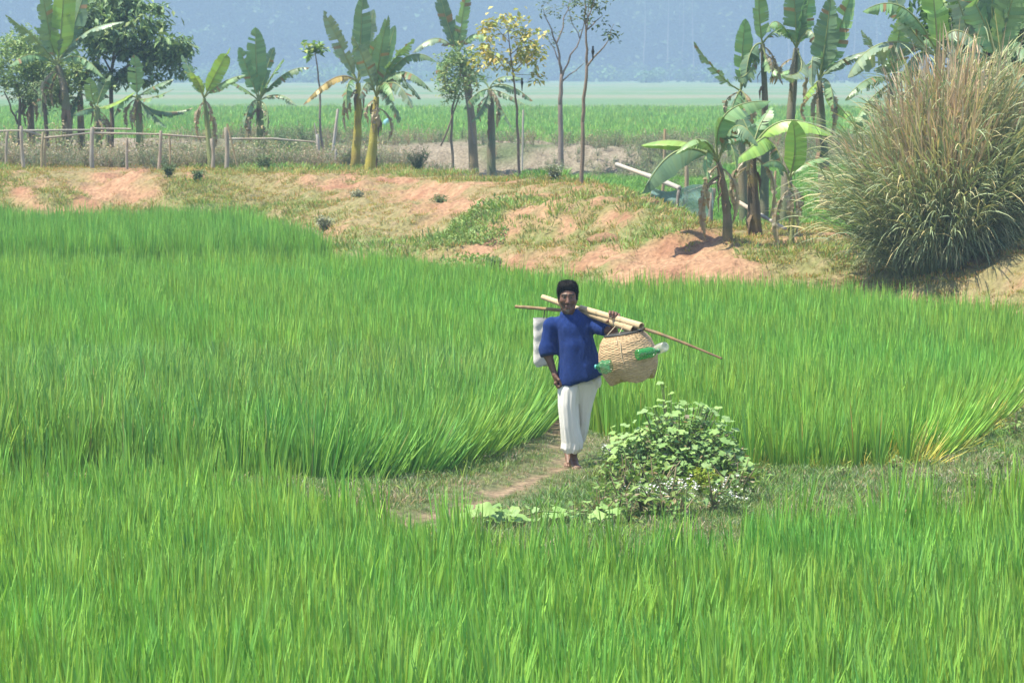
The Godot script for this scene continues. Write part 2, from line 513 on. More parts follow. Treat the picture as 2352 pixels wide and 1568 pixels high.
func build_grass() -> void:
	var leaf := matt("grass_leaf", 0.6, 0.6, 0.35)
	# short grass on the bunds and beside the path
	var shapes := []
	for k in 3: shapes.append(clump(111 + k, 18, 0.085, 0.006, 0.8, 0.06, Color(0.18, 0.27, 0.095), Color(0.36, 0.31, 0.20), 0.28, 0.7).done())
	shapes.append(clump(118, 8, 0.19, 0.006, 0.5, 0.05, Color(0.20, 0.36, 0.07), Color(0.40, 0.34, 0.18), 0.12, 0.6).done())
	var sets := scatter(4)
	rng.seed = 301
	for k in 52000:
		var d := rng.randf_range(23.8, 41.0)
		var x := rng.randf_range(-d * 0.152 - 1.2, d * 0.152 + 1.2)
		if in_front(x, d) or in_left(x, d) or in_middle(x, d) or d > line(FOOT, x) - 0.5: continue
		var t := away(x, d, TRACK) + 0.12 * fine.get_noise_2d(x * 60.0, d * 60.0 + 90.0)
		if t < 0.06 or (t < 0.16 and rng.randf() < 0.5): continue
		var pick := 3 if rng.randf() < (0.02 if t < 0.5 else 0.05) else rng.randi() % 3
		var s := sets[pick] as Array
		var size := rng.randf_range(0.5, 1.25) * (0.55 if t < 0.45 else 1.0)
		s[0].append(turned(Vector3(x, land(x, d) - 0.006, -d), size, Vector3(rng.randf_range(-0.3, 0.3), 0, rng.randf_range(-0.3, 0.3))))
		var n := fine.get_noise_2d(x * 30.0, d * 30.0)
		s[1].append(vary(Color(1.0 + 0.5 * n, 1.0 + 0.1 * n, 1.0 + 0.5 * n), 0.25))
	var f := thing("bund_grass", "short trodden grey green grass covering the bunds and path edges", "grass", Vector3.ZERO, "", "stuff")
	for k in 4: copies("grass", shapes[k], leaf, f, sets[k][0], sets[k][1])

	# turf and weeds on the long earth bank
	shapes = []
	for k in 3: shapes.append(clump(131 + k, 24, 0.095, 0.013, 0.8, 0.14, Color(0.22, 0.32, 0.09), Color(0.40, 0.33, 0.17), 0.3, 0.5).done())
	sets = scatter(3)
	for k in 19000:
		var x := rng.randf_range(-14, 12)
		var d := rng.randf_range(line(FOOT, x) - 0.2, line(CREST, x) + 6.0)
		if absf(x) > d * 0.152 + 2.0: continue
		var b := bareness(x, d)
		if rng.randf() < b * 1.9 - 0.25: continue
		var s := sets[rng.randi() % 3] as Array
		var n := coarse.get_noise_2d(x * 14.0 + 300.0, d * 14.0)
		s[0].append(turned(Vector3(x, land(x, d) - 0.01, -d), rng.randf_range(0.4, 1.2) * (1.1 + 1.2 * n), Vector3(rng.randf_range(-0.3, 0.3), 0, rng.randf_range(-0.3, 0.3))))
		s[1].append(vary(Color(1.15 - 0.5 * n, 1.0 + 0.15 * n, 0.9), 0.2))
	f = thing("bank_grass", "thin dry turf tufts on the orange earth bank", "grass", Vector3.ZERO, "", "stuff")
	for k in 3: copies("grass", shapes[k], leaf, f, sets[k][0], sets[k][1])

	# rank weeds behind the fence and on the second bank
	shapes = []
	for k in 3: shapes.append(weed(141 + k, 46, 0.55, 0.05, Color(0.15, 0.21, 0.10), Color(0.32, 0.28, 0.20), 0.35).done())
	sets = scatter(3)
	for k in 9000:
		var d := rng.randf_range(78.5, 107.0)
		var x := rng.randf_range(-d * 0.152 - 2.0, d * 0.152 + 2.0)
		if d < line(CREST, x) + 3.8: continue
		var n := coarse.get_noise_2d(x * 14.0 + 300.0, d * 14.0)
		if n < -0.06 + rng.randf_range(-0.25, 0.05) and not (x < -2.5 and d < 90.0): continue
		if x > 0.6 and d < 90.0 and rng.randf() < 0.95: continue
		if x > -1.8 and x < 2.4 and d < 96.0 and rng.randf() < 0.6: continue
		var s := sets[rng.randi() % 3] as Array
		s[0].append(turned(Vector3(x, land(x, d) - 0.03, -d), rng.randf_range(0.5, 1.15)))
		var g := coarse.get_noise_2d(x * 30.0, d * 30.0)
		s[1].append(vary(Color(1.0 + 0.7 * g, 1.0 + 0.2 * g, 1.0 + 0.5 * g), 0.25))
	for k in 1100:   # over the far side of the green plot
		var x := rng.randf_range(0.9, 16.0)
		var d := rng.randf_range(90.0, 97.0)
		if x < 2.2 and rng.randf() < 0.6: continue
		var s := sets[rng.randi() % 3] as Array
		s[0].append(turned(Vector3(x, land(x, d) - 0.03, -d), rng.randf_range(0.5, 1.2)))
		s[1].append(vary(Color(0.95, 1.15, 0.95), 0.25))
	for k in 620:   # scrub under the trees
		var x := rng.randf_range(-15.0, -3.0)
		var d := rng.randf_range(80.0, 91.0)
		var s := sets[rng.randi() % 3] as Array
		s[0].append(turned(Vector3(x, land(x, d) - 0.03, -d), rng.randf_range(1.2, 2.3)))
		s[1].append(vary(Color(1.2, 1.25, 1.1), 0.25))
	for k in 1500:   # thick along the back of the fence
		var x := rng.randf_range(-14.5, -1.2)
		var d := rng.randf_range(77.4, 80.5)
		var s := sets[rng.randi() % 3] as Array
		s[0].append(turned(Vector3(x, land(x, d) - 0.03, -d), rng.randf_range(0.55, 1.15)))
		var g := coarse.get_noise_2d(x * 40.0, d * 40.0)
		s[1].append(vary(Color(1.15 + 0.7 * g, 1.15 + 0.3 * g, 1.2 + 0.5 * g), 0.25))
	f = thing("rank_weeds", "rank dull green weeds behind the fence and over the grey bank", "weeds", Vector3.ZERO, "", "stuff")
	for k in 3: copies("weeds", shapes[k], leaf, f, sets[k][0], sets[k][1])
	# the green plot between the banks
	sets = scatter(1)
	for k in 9000:
		var x := rng.randf_range(0.2, 15.0)
		var d := rng.randf_range(line(CREST, x) + 4.0, 92.0)
		if x > d * 0.152 + 2.0: continue
		sets[0][0].append(turned(Vector3(x, land(x, d) - 0.01, -d), rng.randf_range(0.6, 1.1)))
		sets[0][1].append(vary(Color.WHITE, 0.2))
	f = thing("plot_grass", "soft bright green grass of the plot between the two banks", "grass", Vector3.ZERO, "", "stuff")
	copies("grass", clump(151, 20, 0.26, 0.016, 0.6, 0.16, Color(0.16, 0.33, 0.07), Color(0.3, 0.28, 0.12), 0.1, 0.4).done(), leaf, f, sets[0][0], sets[0][1])

# a leafy weed: a low heap of small leaves on thin stems
func weed(seeded: int, leaves: int, tall: float, size: float, col: Color, odd: Color, odd_share: float) -> Shape:
	rng.seed = seeded
	var sh := Shape.new()
	var stems := maxi(4, leaves / 8)
	for k in stems:
		var a := rng.randf() * TAU
		var l := rng.randf_range(0.1, 0.55)
		var top := Vector3(cos(a) * l, rng.randf_range(0.6, 1.0), sin(a) * l) * tall
		sh.tube([Vector3.ZERO, top * 0.5 + Vector3.UP * tall * 0.06, top], [size * 0.1, size * 0.08, size * 0.04], odd, 3)
		for q in leaves / stems:
			var t := rng.randf_range(0.25, 1.0)
			add_leaf(sh, top * t + Vector3(rng.randf_range(-1, 1), rng.randf_range(-0.4, 0.4), rng.randf_range(-1, 1)) * size * 0.9, size * rng.randf_range(0.6, 1.2), vary(odd if rng.randf() < odd_share else col, 0.25))
	return sh

func add_leaf(sh: Shape, p: Vector3, s: float, col: Color, slim := 0.5, out := Vector3.ZERO) -> void:
	var dir := Vector3(rng.randf_range(-1, 1), rng.randf_range(-0.5, 0.6), rng.randf_range(-1, 1)).normalized() if out == Vector3.ZERO else out.normalized()
	var side := dir.cross(Vector3(rng.randf_range(-0.5, 0.5), 1, rng.randf_range(-0.5, 0.5))).normalized()
	var n := side.cross(dir)
	var a := sh.vert(p, col)
	var b := sh.vert(p + dir * s * 0.5 + side * s * slim * 0.5 + n * s * 0.08, col)
	var c := sh.vert(p + dir * s - n * s * 0.12, col)
	var d := sh.vert(p + dir * s * 0.5 - side * s * slim * 0.5 + n * s * 0.08, col)
	sh.quad(a, b, c, d)

# ---------------------------------------------------------------- banana plants
# one leaf: a rib along a curve with a blade on each side, torn into strips; torn 0 = whole, 1 = ragged
func banana_leaf(a: Vector3, m: Vector3, b: Vector3, half: float, droop: float, torn: float, roll: float, col: Color, rib: Color) -> ArrayMesh:
	var sh := Shape.new()
	var q := m * 2.0 - (a + b) * 0.5          # the curve passes through m
	var n := 24
	var pts := []
	var tan := []
	for k in n + 1:
		var t := float(k) / n
		pts.append(a * (1 - t) * (1 - t) + q * 2.0 * t * (1 - t) + b * t * t)
		tan.append(((q - a) * (1 - t) + (b - q) * t).normalized())
	var radii := []
	for k in n + 1: radii.append(lerpf(0.02, 0.004, float(k) / n) * (0.6 + half * 2.2))
	sh.tube(pts, radii, rib, 5)
	var first := int(n * 0.14)
	var frame := []
	for k in n + 1:
		var t: Vector3 = tan[k]
		var up := Vector3.UP if absf(t.y) < 0.86 else Vector3(0.25, 0.0, 0.97)
		var s := t.cross(up)
		if s.length() < 0.05: s = t.cross(Vector3.BACK)
		s = s.normalized().rotated(t, roll)
		frame.append(s)
	for sgn in [-1.0, 1.0]:
		var hang := droop * rng.randf_range(0.8, 1.15)
		var clutch := 0.0
		var reach := 1.0
		for k in range(first, n):
			var t0 := float(k) / n
			var t1 := float(k + 1) / n
			var w0 := half * leaf_width(t0)
			var w1 := half * leaf_width(t1)
			if torn > 0.05 and rng.randf() < torn * 0.09: continue
			if rng.randf() < 0.45 or torn < 0.06: clutch = rng.randf_range(-1.0, 1.0)
			var gap := rng.randf_range(0.1, 0.7) * torn if rng.randf() < torn else 0.0
			var shift := (clutch * 0.55 + rng.randf_range(-0.2, 0.2)) * torn
			reach = clampf(reach + rng.randf_range(-0.25, 0.25) * torn, 1.0 - 0.4 * torn, 1.0)
			var e0 := edge_at(pts[k], tan[k], frame[k] * sgn, w0, hang + shift * 0.6, 0.5)
			var e1 := edge_at(pts[k + 1], tan[k + 1], frame[k + 1] * sgn, w1, hang + shift * 0.6, 0.5)
			var f0 := edge_at(pts[k], tan[k], frame[k] * sgn, w0 * reach * rng.randf_range(1.0 - 0.25 * torn, 1.0), hang + shift, 1.0)
			var f1 := edge_at(pts[k + 1], tan[k + 1], frame[k + 1] * sgn, w1 * reach * rng.randf_range(1.0 - 0.25 * torn, 1.0), hang + shift, 1.0)
			if gap > 0.0: f1 = f1.lerp(f0, gap)
			var sweep: Vector3 = tan[k] * half * 0.25
			var cc := vary(col, 0.16)
			if torn > 0.3 and rng.randf() < 0.10 * torn: cc = vary(Color(0.25, 0.17, 0.08), 0.2)
			var i0 := sh.vert(pts[k], cc)
			var i1 := sh.vert(pts[k + 1], cc)
			var i2 := sh.vert(e1 + sweep * 0.5, cc)
			var i3 := sh.vert(e0 + sweep * 0.5, cc)
			var i4 := sh.vert(f1 + sweep, cc)
			var i5 := sh.vert(f0 + sweep, cc)
			if sgn > 0:
				sh.quad(i0, i1, i2, i3); sh.quad(i3, i2, i4, i5)
			else:
				sh.quad(i0, i3, i2, i1); sh.quad(i3, i5, i4, i2)
	return sh.done()

func leaf_width(t: float) -> float:
	return pow(clampf((t - 0.1) / 0.22, 0, 1), 0.6) * pow(clampf((1.0 - t) / 0.3, 0, 1), 0.55)

func edge_at(p: Vector3, t: Vector3, s: Vector3, w: float, hang: float, f: float) -> Vector3:
	var h := hang * (0.55 + 0.45 * f)
	var side := s * cos(h) - (s.cross(t) if s.cross(t).y > 0 else t.cross(s)) * sin(h)
	return p + side * w * f

const LEAF_TONES := [Color(0.15, 0.245, 0.125), Color(0.27, 0.45, 0.10), Color(0.46, 0.38, 0.14), Color(0.20, 0.34, 0.145), Color(0.215, 0.30, 0.19)]

# leaves: [mid x, mid y, tip x, tip y, how far the tip comes towards us, half width, tone, torn]
func banana(label: String, d: float, base: Vector2, bend: Vector2, crown: Vector2, thick: float, stem: Array, leaves: Array, group := "banana plants on the banks") -> Node3D:
	var b := at(base.x, base.y, d)
	var c := at(crown.x, crown.y, d)
	var g := land(b.x, d)
	if g < b.y - 0.02 or g > b.y: b.y = minf(b.y, g)
	var root := thing("banana_plant", label, "banana plant", b, group)
	var green := matt("banana_leaf", 0.42, 0.55, 0.5)
	var bark := matt("banana_stem", 0.6, 0.0, 0.4, 1.5, 6.0, 0.3)
	var bm := at(bend.x, bend.y, d)
	var sh := Shape.new()
	var pts := []
	var radii := []
	var cols := []
	var q := bm * 2.0 - (b + c) * 0.5
	for k in 12:
		var t := k / 11.0
		pts.append(b * (1 - t) * (1 - t) + q * 2.0 * t * (1 - t) + c * t * t - b)
		radii.append(thick * (lerpf(1.15, 0.55, t) + 0.12 * exp(-t * 12.0)))
		cols.append(vary(stem[rng.randi() % stem.size()], 0.15))
	pts[0].y -= 0.05
	sh.tube(pts, radii, stem[0], 9, 0.08, cols)
	var trunk := part("trunk", sh.done(), bark, root)
	# dry sheath ends that stand off the stem
	for k in 5:
		var rag := Shape.new()
		var t := rng.randf_range(0.25, 0.95)
		var p: Vector3 = pts[int(t * 11)]
		var a := rng.randf() * TAU
		var o := Vector3(cos(a), 0, sin(a))
		rag.ribbon([p + o * thick * 0.8, p + o * thick * 1.5 + Vector3.DOWN * thick * 1.2, p + o * thick * 1.4 + Vector3.DOWN * thick * rng.randf_range(2.5, 4.5)], [thick * 0.9, thick * 0.8, 0.0], o.cross(Vector3.UP), vary(Color(0.26, 0.18, 0.10), 0.25))
		part("dry_sheath", rag.done(), bark, trunk)
	for k in 4:   # dead leaves hanging down the stem
		var side := Vector3(rng.randf_range(-1, 1), 0, rng.randf_range(-0.6, 1)).normalized() * (thick * 1.6 + 0.08)
		var from := c - b + Vector3.DOWN * rng.randf_range(0.0, 0.25)
		var drop := minf((c - b).y * 0.85, rng.randf_range(0.45, 1.0))
		part("dead_leaf", banana_leaf(from, from + side * 1.3 + Vector3.DOWN * drop * 0.35, from + side * 1.1 + Vector3.DOWN * drop, 0.085, 0.6, 0.9, rng.randf_range(-0.5, 0.5), vary(Color(0.34, 0.28, 0.18), 0.2), Color(0.3, 0.24, 0.14)), green, root)
	for l in leaves:
		var tip := at(l[2], l[3], d - l[4])
		var mid := at(l[0], l[1], d - l[4] * 0.5)
		var tone: Color = LEAF_TONES[int(l[6])]
		var droopy: float = 0.75 + 0.3 * l[7] if tip.y < mid.y + (mid - c).length() * 0.4 else 0.25
		var rib := Color(0.30, 0.36, 0.14) if int(l[6]) != 2 else Color(0.4, 0.3, 0.12)
		part("leaf", banana_leaf(c - b, mid - b, tip - b, l[5] * 1.3, droopy, l[7], rng.randf_range(-0.5, 0.5), vary(tone, 0.12), rib), green, root)
	return root

func build_bananas() -> void:
	rng.seed = 900
	var brown := [Color(0.28, 0.25, 0.15), Color(0.22, 0.26, 0.13), Color(0.33, 0.28, 0.18)]
	var gold := [Color(0.50, 0.46, 0.07), Color(0.46, 0.44, 0.08), Color(0.42, 0.34, 0.08), Color(0.50, 0.45, 0.07)]
	var lime := [Color(0.32, 0.39, 0.15), Color(0.28, 0.35, 0.13)]
	banana("tall banana plant with upright leaves among the trees behind the fence", 84, Vector2(152, 305), Vector2(150, 240), Vector2(130, 150), 0.13, brown, [
		[112, 70, 92, -40, 0.5, 0.26, 0, 0.6], [140, 60, 148, -70, 0.2, 0.26, 1, 0.1], [160, 80, 192, -15, -0.3, 0.22, 0, 0.5], [190, 78, 280, 50, 0.4, 0.17, 4, 0.6],
		[85, 95, 14, 35, 0.4, 0.2, 0, 0.7], [75, 125, 22, 150, 0.8, 0.18, 3, 0.7], [180, 130, 235, 175, 0.7, 0.18, 3, 0.6], [100, 200, 96, 265, 0.3, 0.16, 0, 0.8]])
	banana("short banana plant with one glossy yellow green leaf behind the fence", 83, Vector2(222, 302), Vector2(222, 270), Vector2(220, 250), 0.09, lime, [
		[258, 238, 304, 214, 0.2, 0.2, 1, 0.05], [210, 215, 205, 180, 0.3, 0.14, 3, 0.3], [200, 250, 168, 262, 0.4, 0.13, 0, 0.5], [232, 210, 250, 175, -0.2, 0.14, 0, 0.4]])
	banana("dark leaved banana plant beside the spreading tree's slender trunk", 83, Vector2(321, 302), Vector2(318, 250), Vector2(314, 225), 0.09, lime, [
		[312, 180, 308, 130, 0.2, 0.17, 3, 0.4], [350, 200, 395, 182, 0.3, 0.15, 0, 0.6], [345, 225, 398, 205, 0.5, 0.14, 3, 0.7], [350, 262, 380, 290, 0.4, 0.14, 0, 0.8], [285, 225, 262, 265, 0.4, 0.15, 3, 0.6], [365, 255, 440, 248, 0.1, 0.14, 0, 0.8]])
	banana("thin stemmed banana plant with one raised pale green leaf by the fence", 77, Vector2(485, 390), Vector2(476, 290), Vector2(468, 225), 0.07, lime, [
		[495, 170, 526, 112, 0.2, 0.15, 1, 0.25], [452, 185, 425, 165, 0.3, 0.13, 3, 0.5], [510, 190, 560, 172, 0.3, 0.14, 3, 0.5], [445, 180, 418, 128, -0.2, 0.13, 0, 0.7], [455, 190, 440, 168, 0.5, 0.1, 1, 0.2]])
	banana("leafy banana plant with a fan of upright leaves and green stem", 82, Vector2(600, 325), Vector2(597, 280), Vector2(594, 232), 0.11, lime, [
		[588, 140, 586, 68, 0.1, 0.2, 3, 0.3], [610, 165, 628, 112, -0.3, 0.14, 0, 0.5], [620, 180, 648, 138, 0.3, 0.17, 3, 0.4], [650, 172, 706, 155, 0.3, 0.15, 0, 0.7], [572, 170, 550, 112, 0.2, 0.17, 3, 0.6],
		[640, 218, 678, 240, 0.6, 0.14, 4, 0.9], [562, 205, 520, 182, 0.4, 0.16, 3, 0.6], [575, 240, 560, 290, 0.5, 0.14, 0, 0.9], [612, 250, 612, 300, 0.4, 0.15, 3, 0.9]])
	banana("tall golden stemmed banana plant with long leaf reaching up, on the bank", 77, Vector2(815, 366), Vector2(822, 270), Vector2(822, 190), 0.10, gold, [
		[785, 110, 745, 28, 0.3, 0.16, 4, 0.6], [828, 90, 832, -10, 0.1, 0.2, 0, 0.3], [770, 178, 698, 238, 0.5, 0.16, 2, 0.7], [795, 150, 764, 105, -0.3, 0.15, 0, 0.6], [800, 190, 796, 245, 0.6, 0.15, 3, 0.6],
		[842, 100, 858, 25, -0.3, 0.16, 4, 0.5], [850, 130, 880, 70, 0.3, 0.15, 0, 0.6]])
	banana("golden stemmed banana plant with many ragged drooping leaves on the bank", 74.5, Vector2(847, 402), Vector2(858, 310), Vector2(864, 222), 0.11, gold, [
		[872, 130, 890, 40, 0.2, 0.17, 0, 0.5], [885, 140, 906, 62, -0.4, 0.14, 3, 0.2], [900, 145, 948, 92, 0.3, 0.18, 3, 0.6], [930, 132, 1000, 140, 0.4, 0.15, 0, 0.5], [920, 165, 990, 208, 0.6, 0.2, 0, 0.7],
		[905, 190, 945, 245, 0.9, 0.2, 4, 0.9], [890, 215, 915, 282, 0.7, 0.16, 0, 0.9], [845, 190, 826, 222, 0.8, 0.2, 4, 0.7], [840, 150, 812, 85, 0.5, 0.17, 4, 0.5], [885, 190, 905, 228, 1.0, 0.2, 3, 0.8], [910, 180, 965, 225, -0.5, 0.2, 4, 0.9]])
	banana("banana plant with two upright leaves and a bent white flower stalk", 92, Vector2(1088, 335), Vector2(1078, 230), Vector2(1052, 125), 0.12, brown, [
		[1030, 60, 1004, -40, 0.2, 0.2, 0, 0.6], [1060, 55, 1076, -50, 0.2, 0.2, 3, 0.6], [1005, 88, 950, 118, 0.3, 0.2, 4, 0.6], [1085, 80, 1130, 92, 0.4, 0.2, 3, 0.8], [1030, 130, 1008, 195, 0.5, 0.2, 3, 0.8], [1072, 140, 1100, 200, 0.6, 0.2, 0, 0.8]])
	banana("low banana plant with dark drooping leaves behind the yellow leaved sapling", 90, Vector2(1128, 325), Vector2(1128, 260), Vector2(1124, 205), 0.11, brown, [
		[1150, 178, 1200, 180, 0.4, 0.17, 0, 0.7], [1165, 195, 1222, 230, 0.3, 0.16, 0, 0.7], [1095, 215, 1066, 248, 0.5, 0.17, 3, 0.6], [1160, 215, 1205, 240, 0.6, 0.14, 0, 0.8], [1110, 240, 1082, 280, 0.4, 0.15, 0, 0.9], [1150, 245, 1175, 290, 0.4, 0.14, 0, 0.9], [1108, 180, 1085, 165, -0.2, 0.17, 0, 0.6]])
	banana("banana plant half hidden by the feathery tree behind the fence", 87, Vector2(68, 305), Vector2(70, 260), Vector2(72, 205), 0.1, brown, [
		[60, 150, 48, 95, 0.2, 0.2, 3, 0.5], [85, 160, 104, 110, 0.2, 0.2, 0, 0.6], [40, 190, 0, 190, 0.4, 0.18, 4, 0.7], [100, 185, 140, 200, 0.5, 0.18, 3, 0.7], [55, 225, 35, 265, 0.4, 0.16, 0, 0.8], [90, 220, 110, 262, 0.4, 0.16, 3, 0.8]])
	banana("banana plant with drooping leaves under the spreading tree's crown", 86, Vector2(186, 305), Vector2(184, 260), Vector2(182, 212), 0.1, brown, [
		[178, 165, 172, 115, 0.2, 0.18, 3, 0.5], [200, 175, 222, 135, 0.2, 0.18, 0, 0.6], [155, 200, 120, 215, 0.4, 0.17, 3, 0.7], [210, 200, 248, 222, 0.5, 0.17, 4, 0.7], [168, 240, 150, 280, 0.4, 0.15, 0, 0.8]])
	banana("banana plant with arching leaves crowded between the net and the reeds", 60, Vector2(2040, 430), Vector2(2045, 300), Vector2(2050, 190), 0.11, brown, [
		[2020, 130, 1985, 75, 0.2, 0.22, 4, 0.6], [2060, 115, 2072, 40, 0.2, 0.22, 3, 0.5], [2000, 180, 1945, 225, 0.5, 0.2, 0, 0.7], [2100, 160, 2160, 190, 0.5, 0.22, 0, 0.7], [1990, 240, 1960, 300, 0.4, 0.2, 3, 0.7]])
	banana("banana plant with a tall torn leaf amid the dense tree's foliage", 59, Vector2(2235, 430), Vector2(2235, 260), Vector2(2232, 110), 0.12, brown, [
		[2215, 40, 2185, -40, 0.3, 0.26, 4, 0.6], [2250, 40, 2275, -50, 0.2, 0.26, 0, 0.6], [2180, 80, 2120, 95, 0.5, 0.24, 3, 0.7], [2285, 80, 2345, 105, 0.5, 0.24, 3, 0.7], [2205, 140, 2185, 215, 0.5, 0.22, 0, 0.8]])
	# behind the net
	banana("slim banana plant holding one leaf far out over the paddy view", 66, Vector2(1712, 420), Vector2(1702, 300), Vector2(1702, 208), 0.09, brown, [
		[1705, 130, 1712, 48, 0.1, 0.16, 3, 0.3], [1650, 168, 1596, 98, 0.3, 0.13, 4, 0.6], [1690, 225, 1672, 275, 0.4, 0.15, 3, 0.5], [1716, 150, 1720, 105, -0.2, 0.13, 1, 0.3], [1715, 235, 1712, 290, 0.3, 0.15, 0, 0.6]])
	banana("banana plant with bowed leaves and a straight slim stem behind the net", 66, Vector2(1755, 430), Vector2(1758, 290), Vector2(1752, 100), 0.085, brown, [
		[1746, 50, 1742, -30, 0.2, 0.16, 3, 0.3], [1725, 120, 1712, 198, 0.4, 0.16, 0, 0.6], [1790, 68, 1822, 92, 0.4, 0.14, 0, 0.7], [1720, 165, 1690, 175, 0.6, 0.15, 0, 0.7], [1780, 160, 1830, 150, 0.5, 0.14, 3, 0.6]])
	banana("tall banana plant with a leaning stem among those behind the net", 65, Vector2(1802, 430), Vector2(1818, 260), Vector2(1830, 110), 0.10, brown, [
		[1828, 50, 1822, -60, 0.2, 0.2, 0, 0.5], [1790, 52, 1762, 70, 0.4, 0.16, 3, 0.6], [1862, 70, 1880, 130, 0.5, 0.14, 4, 0.7], [1840, 160, 1800, 172, 0.6, 0.15, 4, 0.3], [1845, 60, 1862, -20, 0.1, 0.16, 3, 0.4]])
	banana("banana plant with broad raised leaves and a shaggy brown stem", 64, Vector2(1900, 420), Vector2(1888, 300), Vector2(1882, 185), 0.11, brown, [
		[1896, 100, 1908, 0, 0.2, 0.22, 0, 0.5], [1920, 90, 1958, -20, 0.1, 0.2, 3, 0.5], [1868, 130, 1866, 195, 0.5, 0.15, 4, 0.5], [1930, 140, 2010, 115, 0.3, 0.15, 4, 0.6], [1905, 190, 1915, 245, 0.5, 0.14, 3, 0.7], [1860, 205, 1848, 225, 0.5, 0.1, 1, 0.4], [1925, 240, 1950, 262, 0.3, 0.12, 1, 0.2]])
	# the near ones at the foot of the bank
	banana("banana plant with a wide leaf bowed to the ground before the net", 51.3, Vector2(1672, 578), Vector2(1668, 470), Vector2(1650, 372), 0.075, [Color(0.34, 0.28, 0.18), Color(0.28, 0.24, 0.12), Color(0.30, 0.22, 0.13)], [
		[1560, 345, 1480, 436, 0.3, 0.23, 0, 0.1], [1572, 326, 1478, 332, -0.3, 0.13, 1, 0.1], [1665, 265, 1762, 232, 0.2, 0.19, 3, 0.25], [1610, 320, 1555, 350, 0.5, 0.13, 3, 0.3], [1625, 350, 1628, 410, 0.5, 0.10, 3, 0.3], [1675, 330, 1692, 385, 0.4, 0.10, 3, 0.4], [1690, 290, 1740, 330, 0.5, 0.16, 0, 0.6]])
	banana("thick brown stemmed banana plant with an arching sunlit leaf", 52.6, Vector2(1736, 552), Vector2(1730, 440), Vector2(1728, 345), 0.105, [Color(0.20, 0.15, 0.08), Color(0.30, 0.23, 0.07), Color(0.15, 0.12, 0.07)], [
		[1800, 278, 1905, 305, 0.3, 0.2, 1, 0.3], [1755, 315, 1684, 372, 0.6, 0.18, 1, 0.15], [1715, 290, 1690, 250, -0.3, 0.15, 0, 0.5], [1775, 330, 1800, 400, 0.3, 0.14, 0, 0.6], [1745, 290, 1770, 250, -0.3, 0.14, 3, 0.5], [1700, 310, 1665, 330, 0.4, 0.14, 0, 0.6]])
	banana("young pale stemmed banana plant with bright upright leaf beside the reeds", 50.8, Vector2(1817, 560), Vector2(1820, 480), Vector2(1812, 412), 0.04, [Color(0.40, 0.42, 0.12), Color(0.36, 0.38, 0.14)], [
		[1826, 350, 1822, 282, 0.2, 0.14, 1, 0.05], [1790, 372, 1754, 378, 0.3, 0.09, 3, 0.2], [1832, 370, 1845, 300, -0.3, 0.08, 1, 0.1], [1850, 375, 1905, 362, -0.2, 0.09, 3, 0.4]])
	# behind the reeds
	banana("large banana plant with long hanging arched leaf behind the reed clump", 57, Vector2(2160, 420), Vector2(2160, 260), Vector2(2155, 130), 0.13, brown, [
		[2035, 98, 1952, 168, 0.2, 0.3, 4, 0.6], [2080, 20, 1990, 22, 0.3, 0.24, 3, 0.7], [2090, 60, 2050, -30, -0.3, 0.26, 4, 0.6], [2195, 70, 2265, 120, 0.3, 0.24, 4, 0.6], [2150, 50, 2140, -60, 0.1, 0.2, 1, 0.2], [2100, 130, 2060, 215, 0.4, 0.24, 0, 0.7], [2200, 110, 2230, 190, 0.4, 0.22, 0, 0.7]])
	banana("large banana plant with bright ribbed leaves rising over the reed clump", 56, Vector2(2300, 430), Vector2(2300, 280), Vector2(2290, 150), 0.13, brown, [
		[2265, 60, 2215, -40, 0.3, 0.3, 3, 0.6], [2310, 60, 2340, -50, 0.2, 0.26, 3, 0.5], [2240, 120, 2180, 150, 0.5, 0.24, 0, 0.7], [2340, 110, 2400, 150, 0.4, 0.26, 0, 0.6], [2330, 150, 2380, 240, 0.5, 0.24, 4, 0.7], [2280, 20, 2290, -90, 0.1, 0.24, 0, 0.5]])

# ---------------------------------------------------------------- trees
func limb(sh: Shape, a: Vector3, b: Vector3, r0: float, r1: float, col: Color, crook := 0.06) -> void:
	var pts := []
	var radii := []
	var l := (b - a).length()
	for k in 6:
		var t := k / 5.0
		var off := Vector3(rng.randf_range(-1, 1), rng.randf_range(-0.4, 0.4), rng.randf_range(-1, 1)) * l * crook * sin(PI * t)
		pts.append(a.lerp(b, t) + off); radii.append(lerpf(r0, r1, t))
	sh.tube(pts, radii, col, 6)

# leaves in clumps about given spots: [x px, y px, toward us, radius in metres, how many]
func crown(sh: Shape, spots: Array, base: Vector3, d: float, size: float, col: Color, odd: Color, odd_share: float, slim := 0.5, hang := 0.0) -> void:
	for s in spots:
		var c := at(s[0], s[1], d - s[2]) - base
		for k in int(s[4]):
			var o: Vector3 = Vector3(rng.randfn(), rng.randfn() * 0.75, rng.randfn()) * s[3] * 0.5
			var dir := Vector3(rng.randf_range(-1, 1), rng.randf_range(-0.6, 0.5) - hang, rng.randf_range(-1, 1))
			add_leaf(sh, c + o, size * rng.randf_range(0.6, 1.25), vary(odd if rng.randf() < odd_share else col, 0.25), slim, dir)

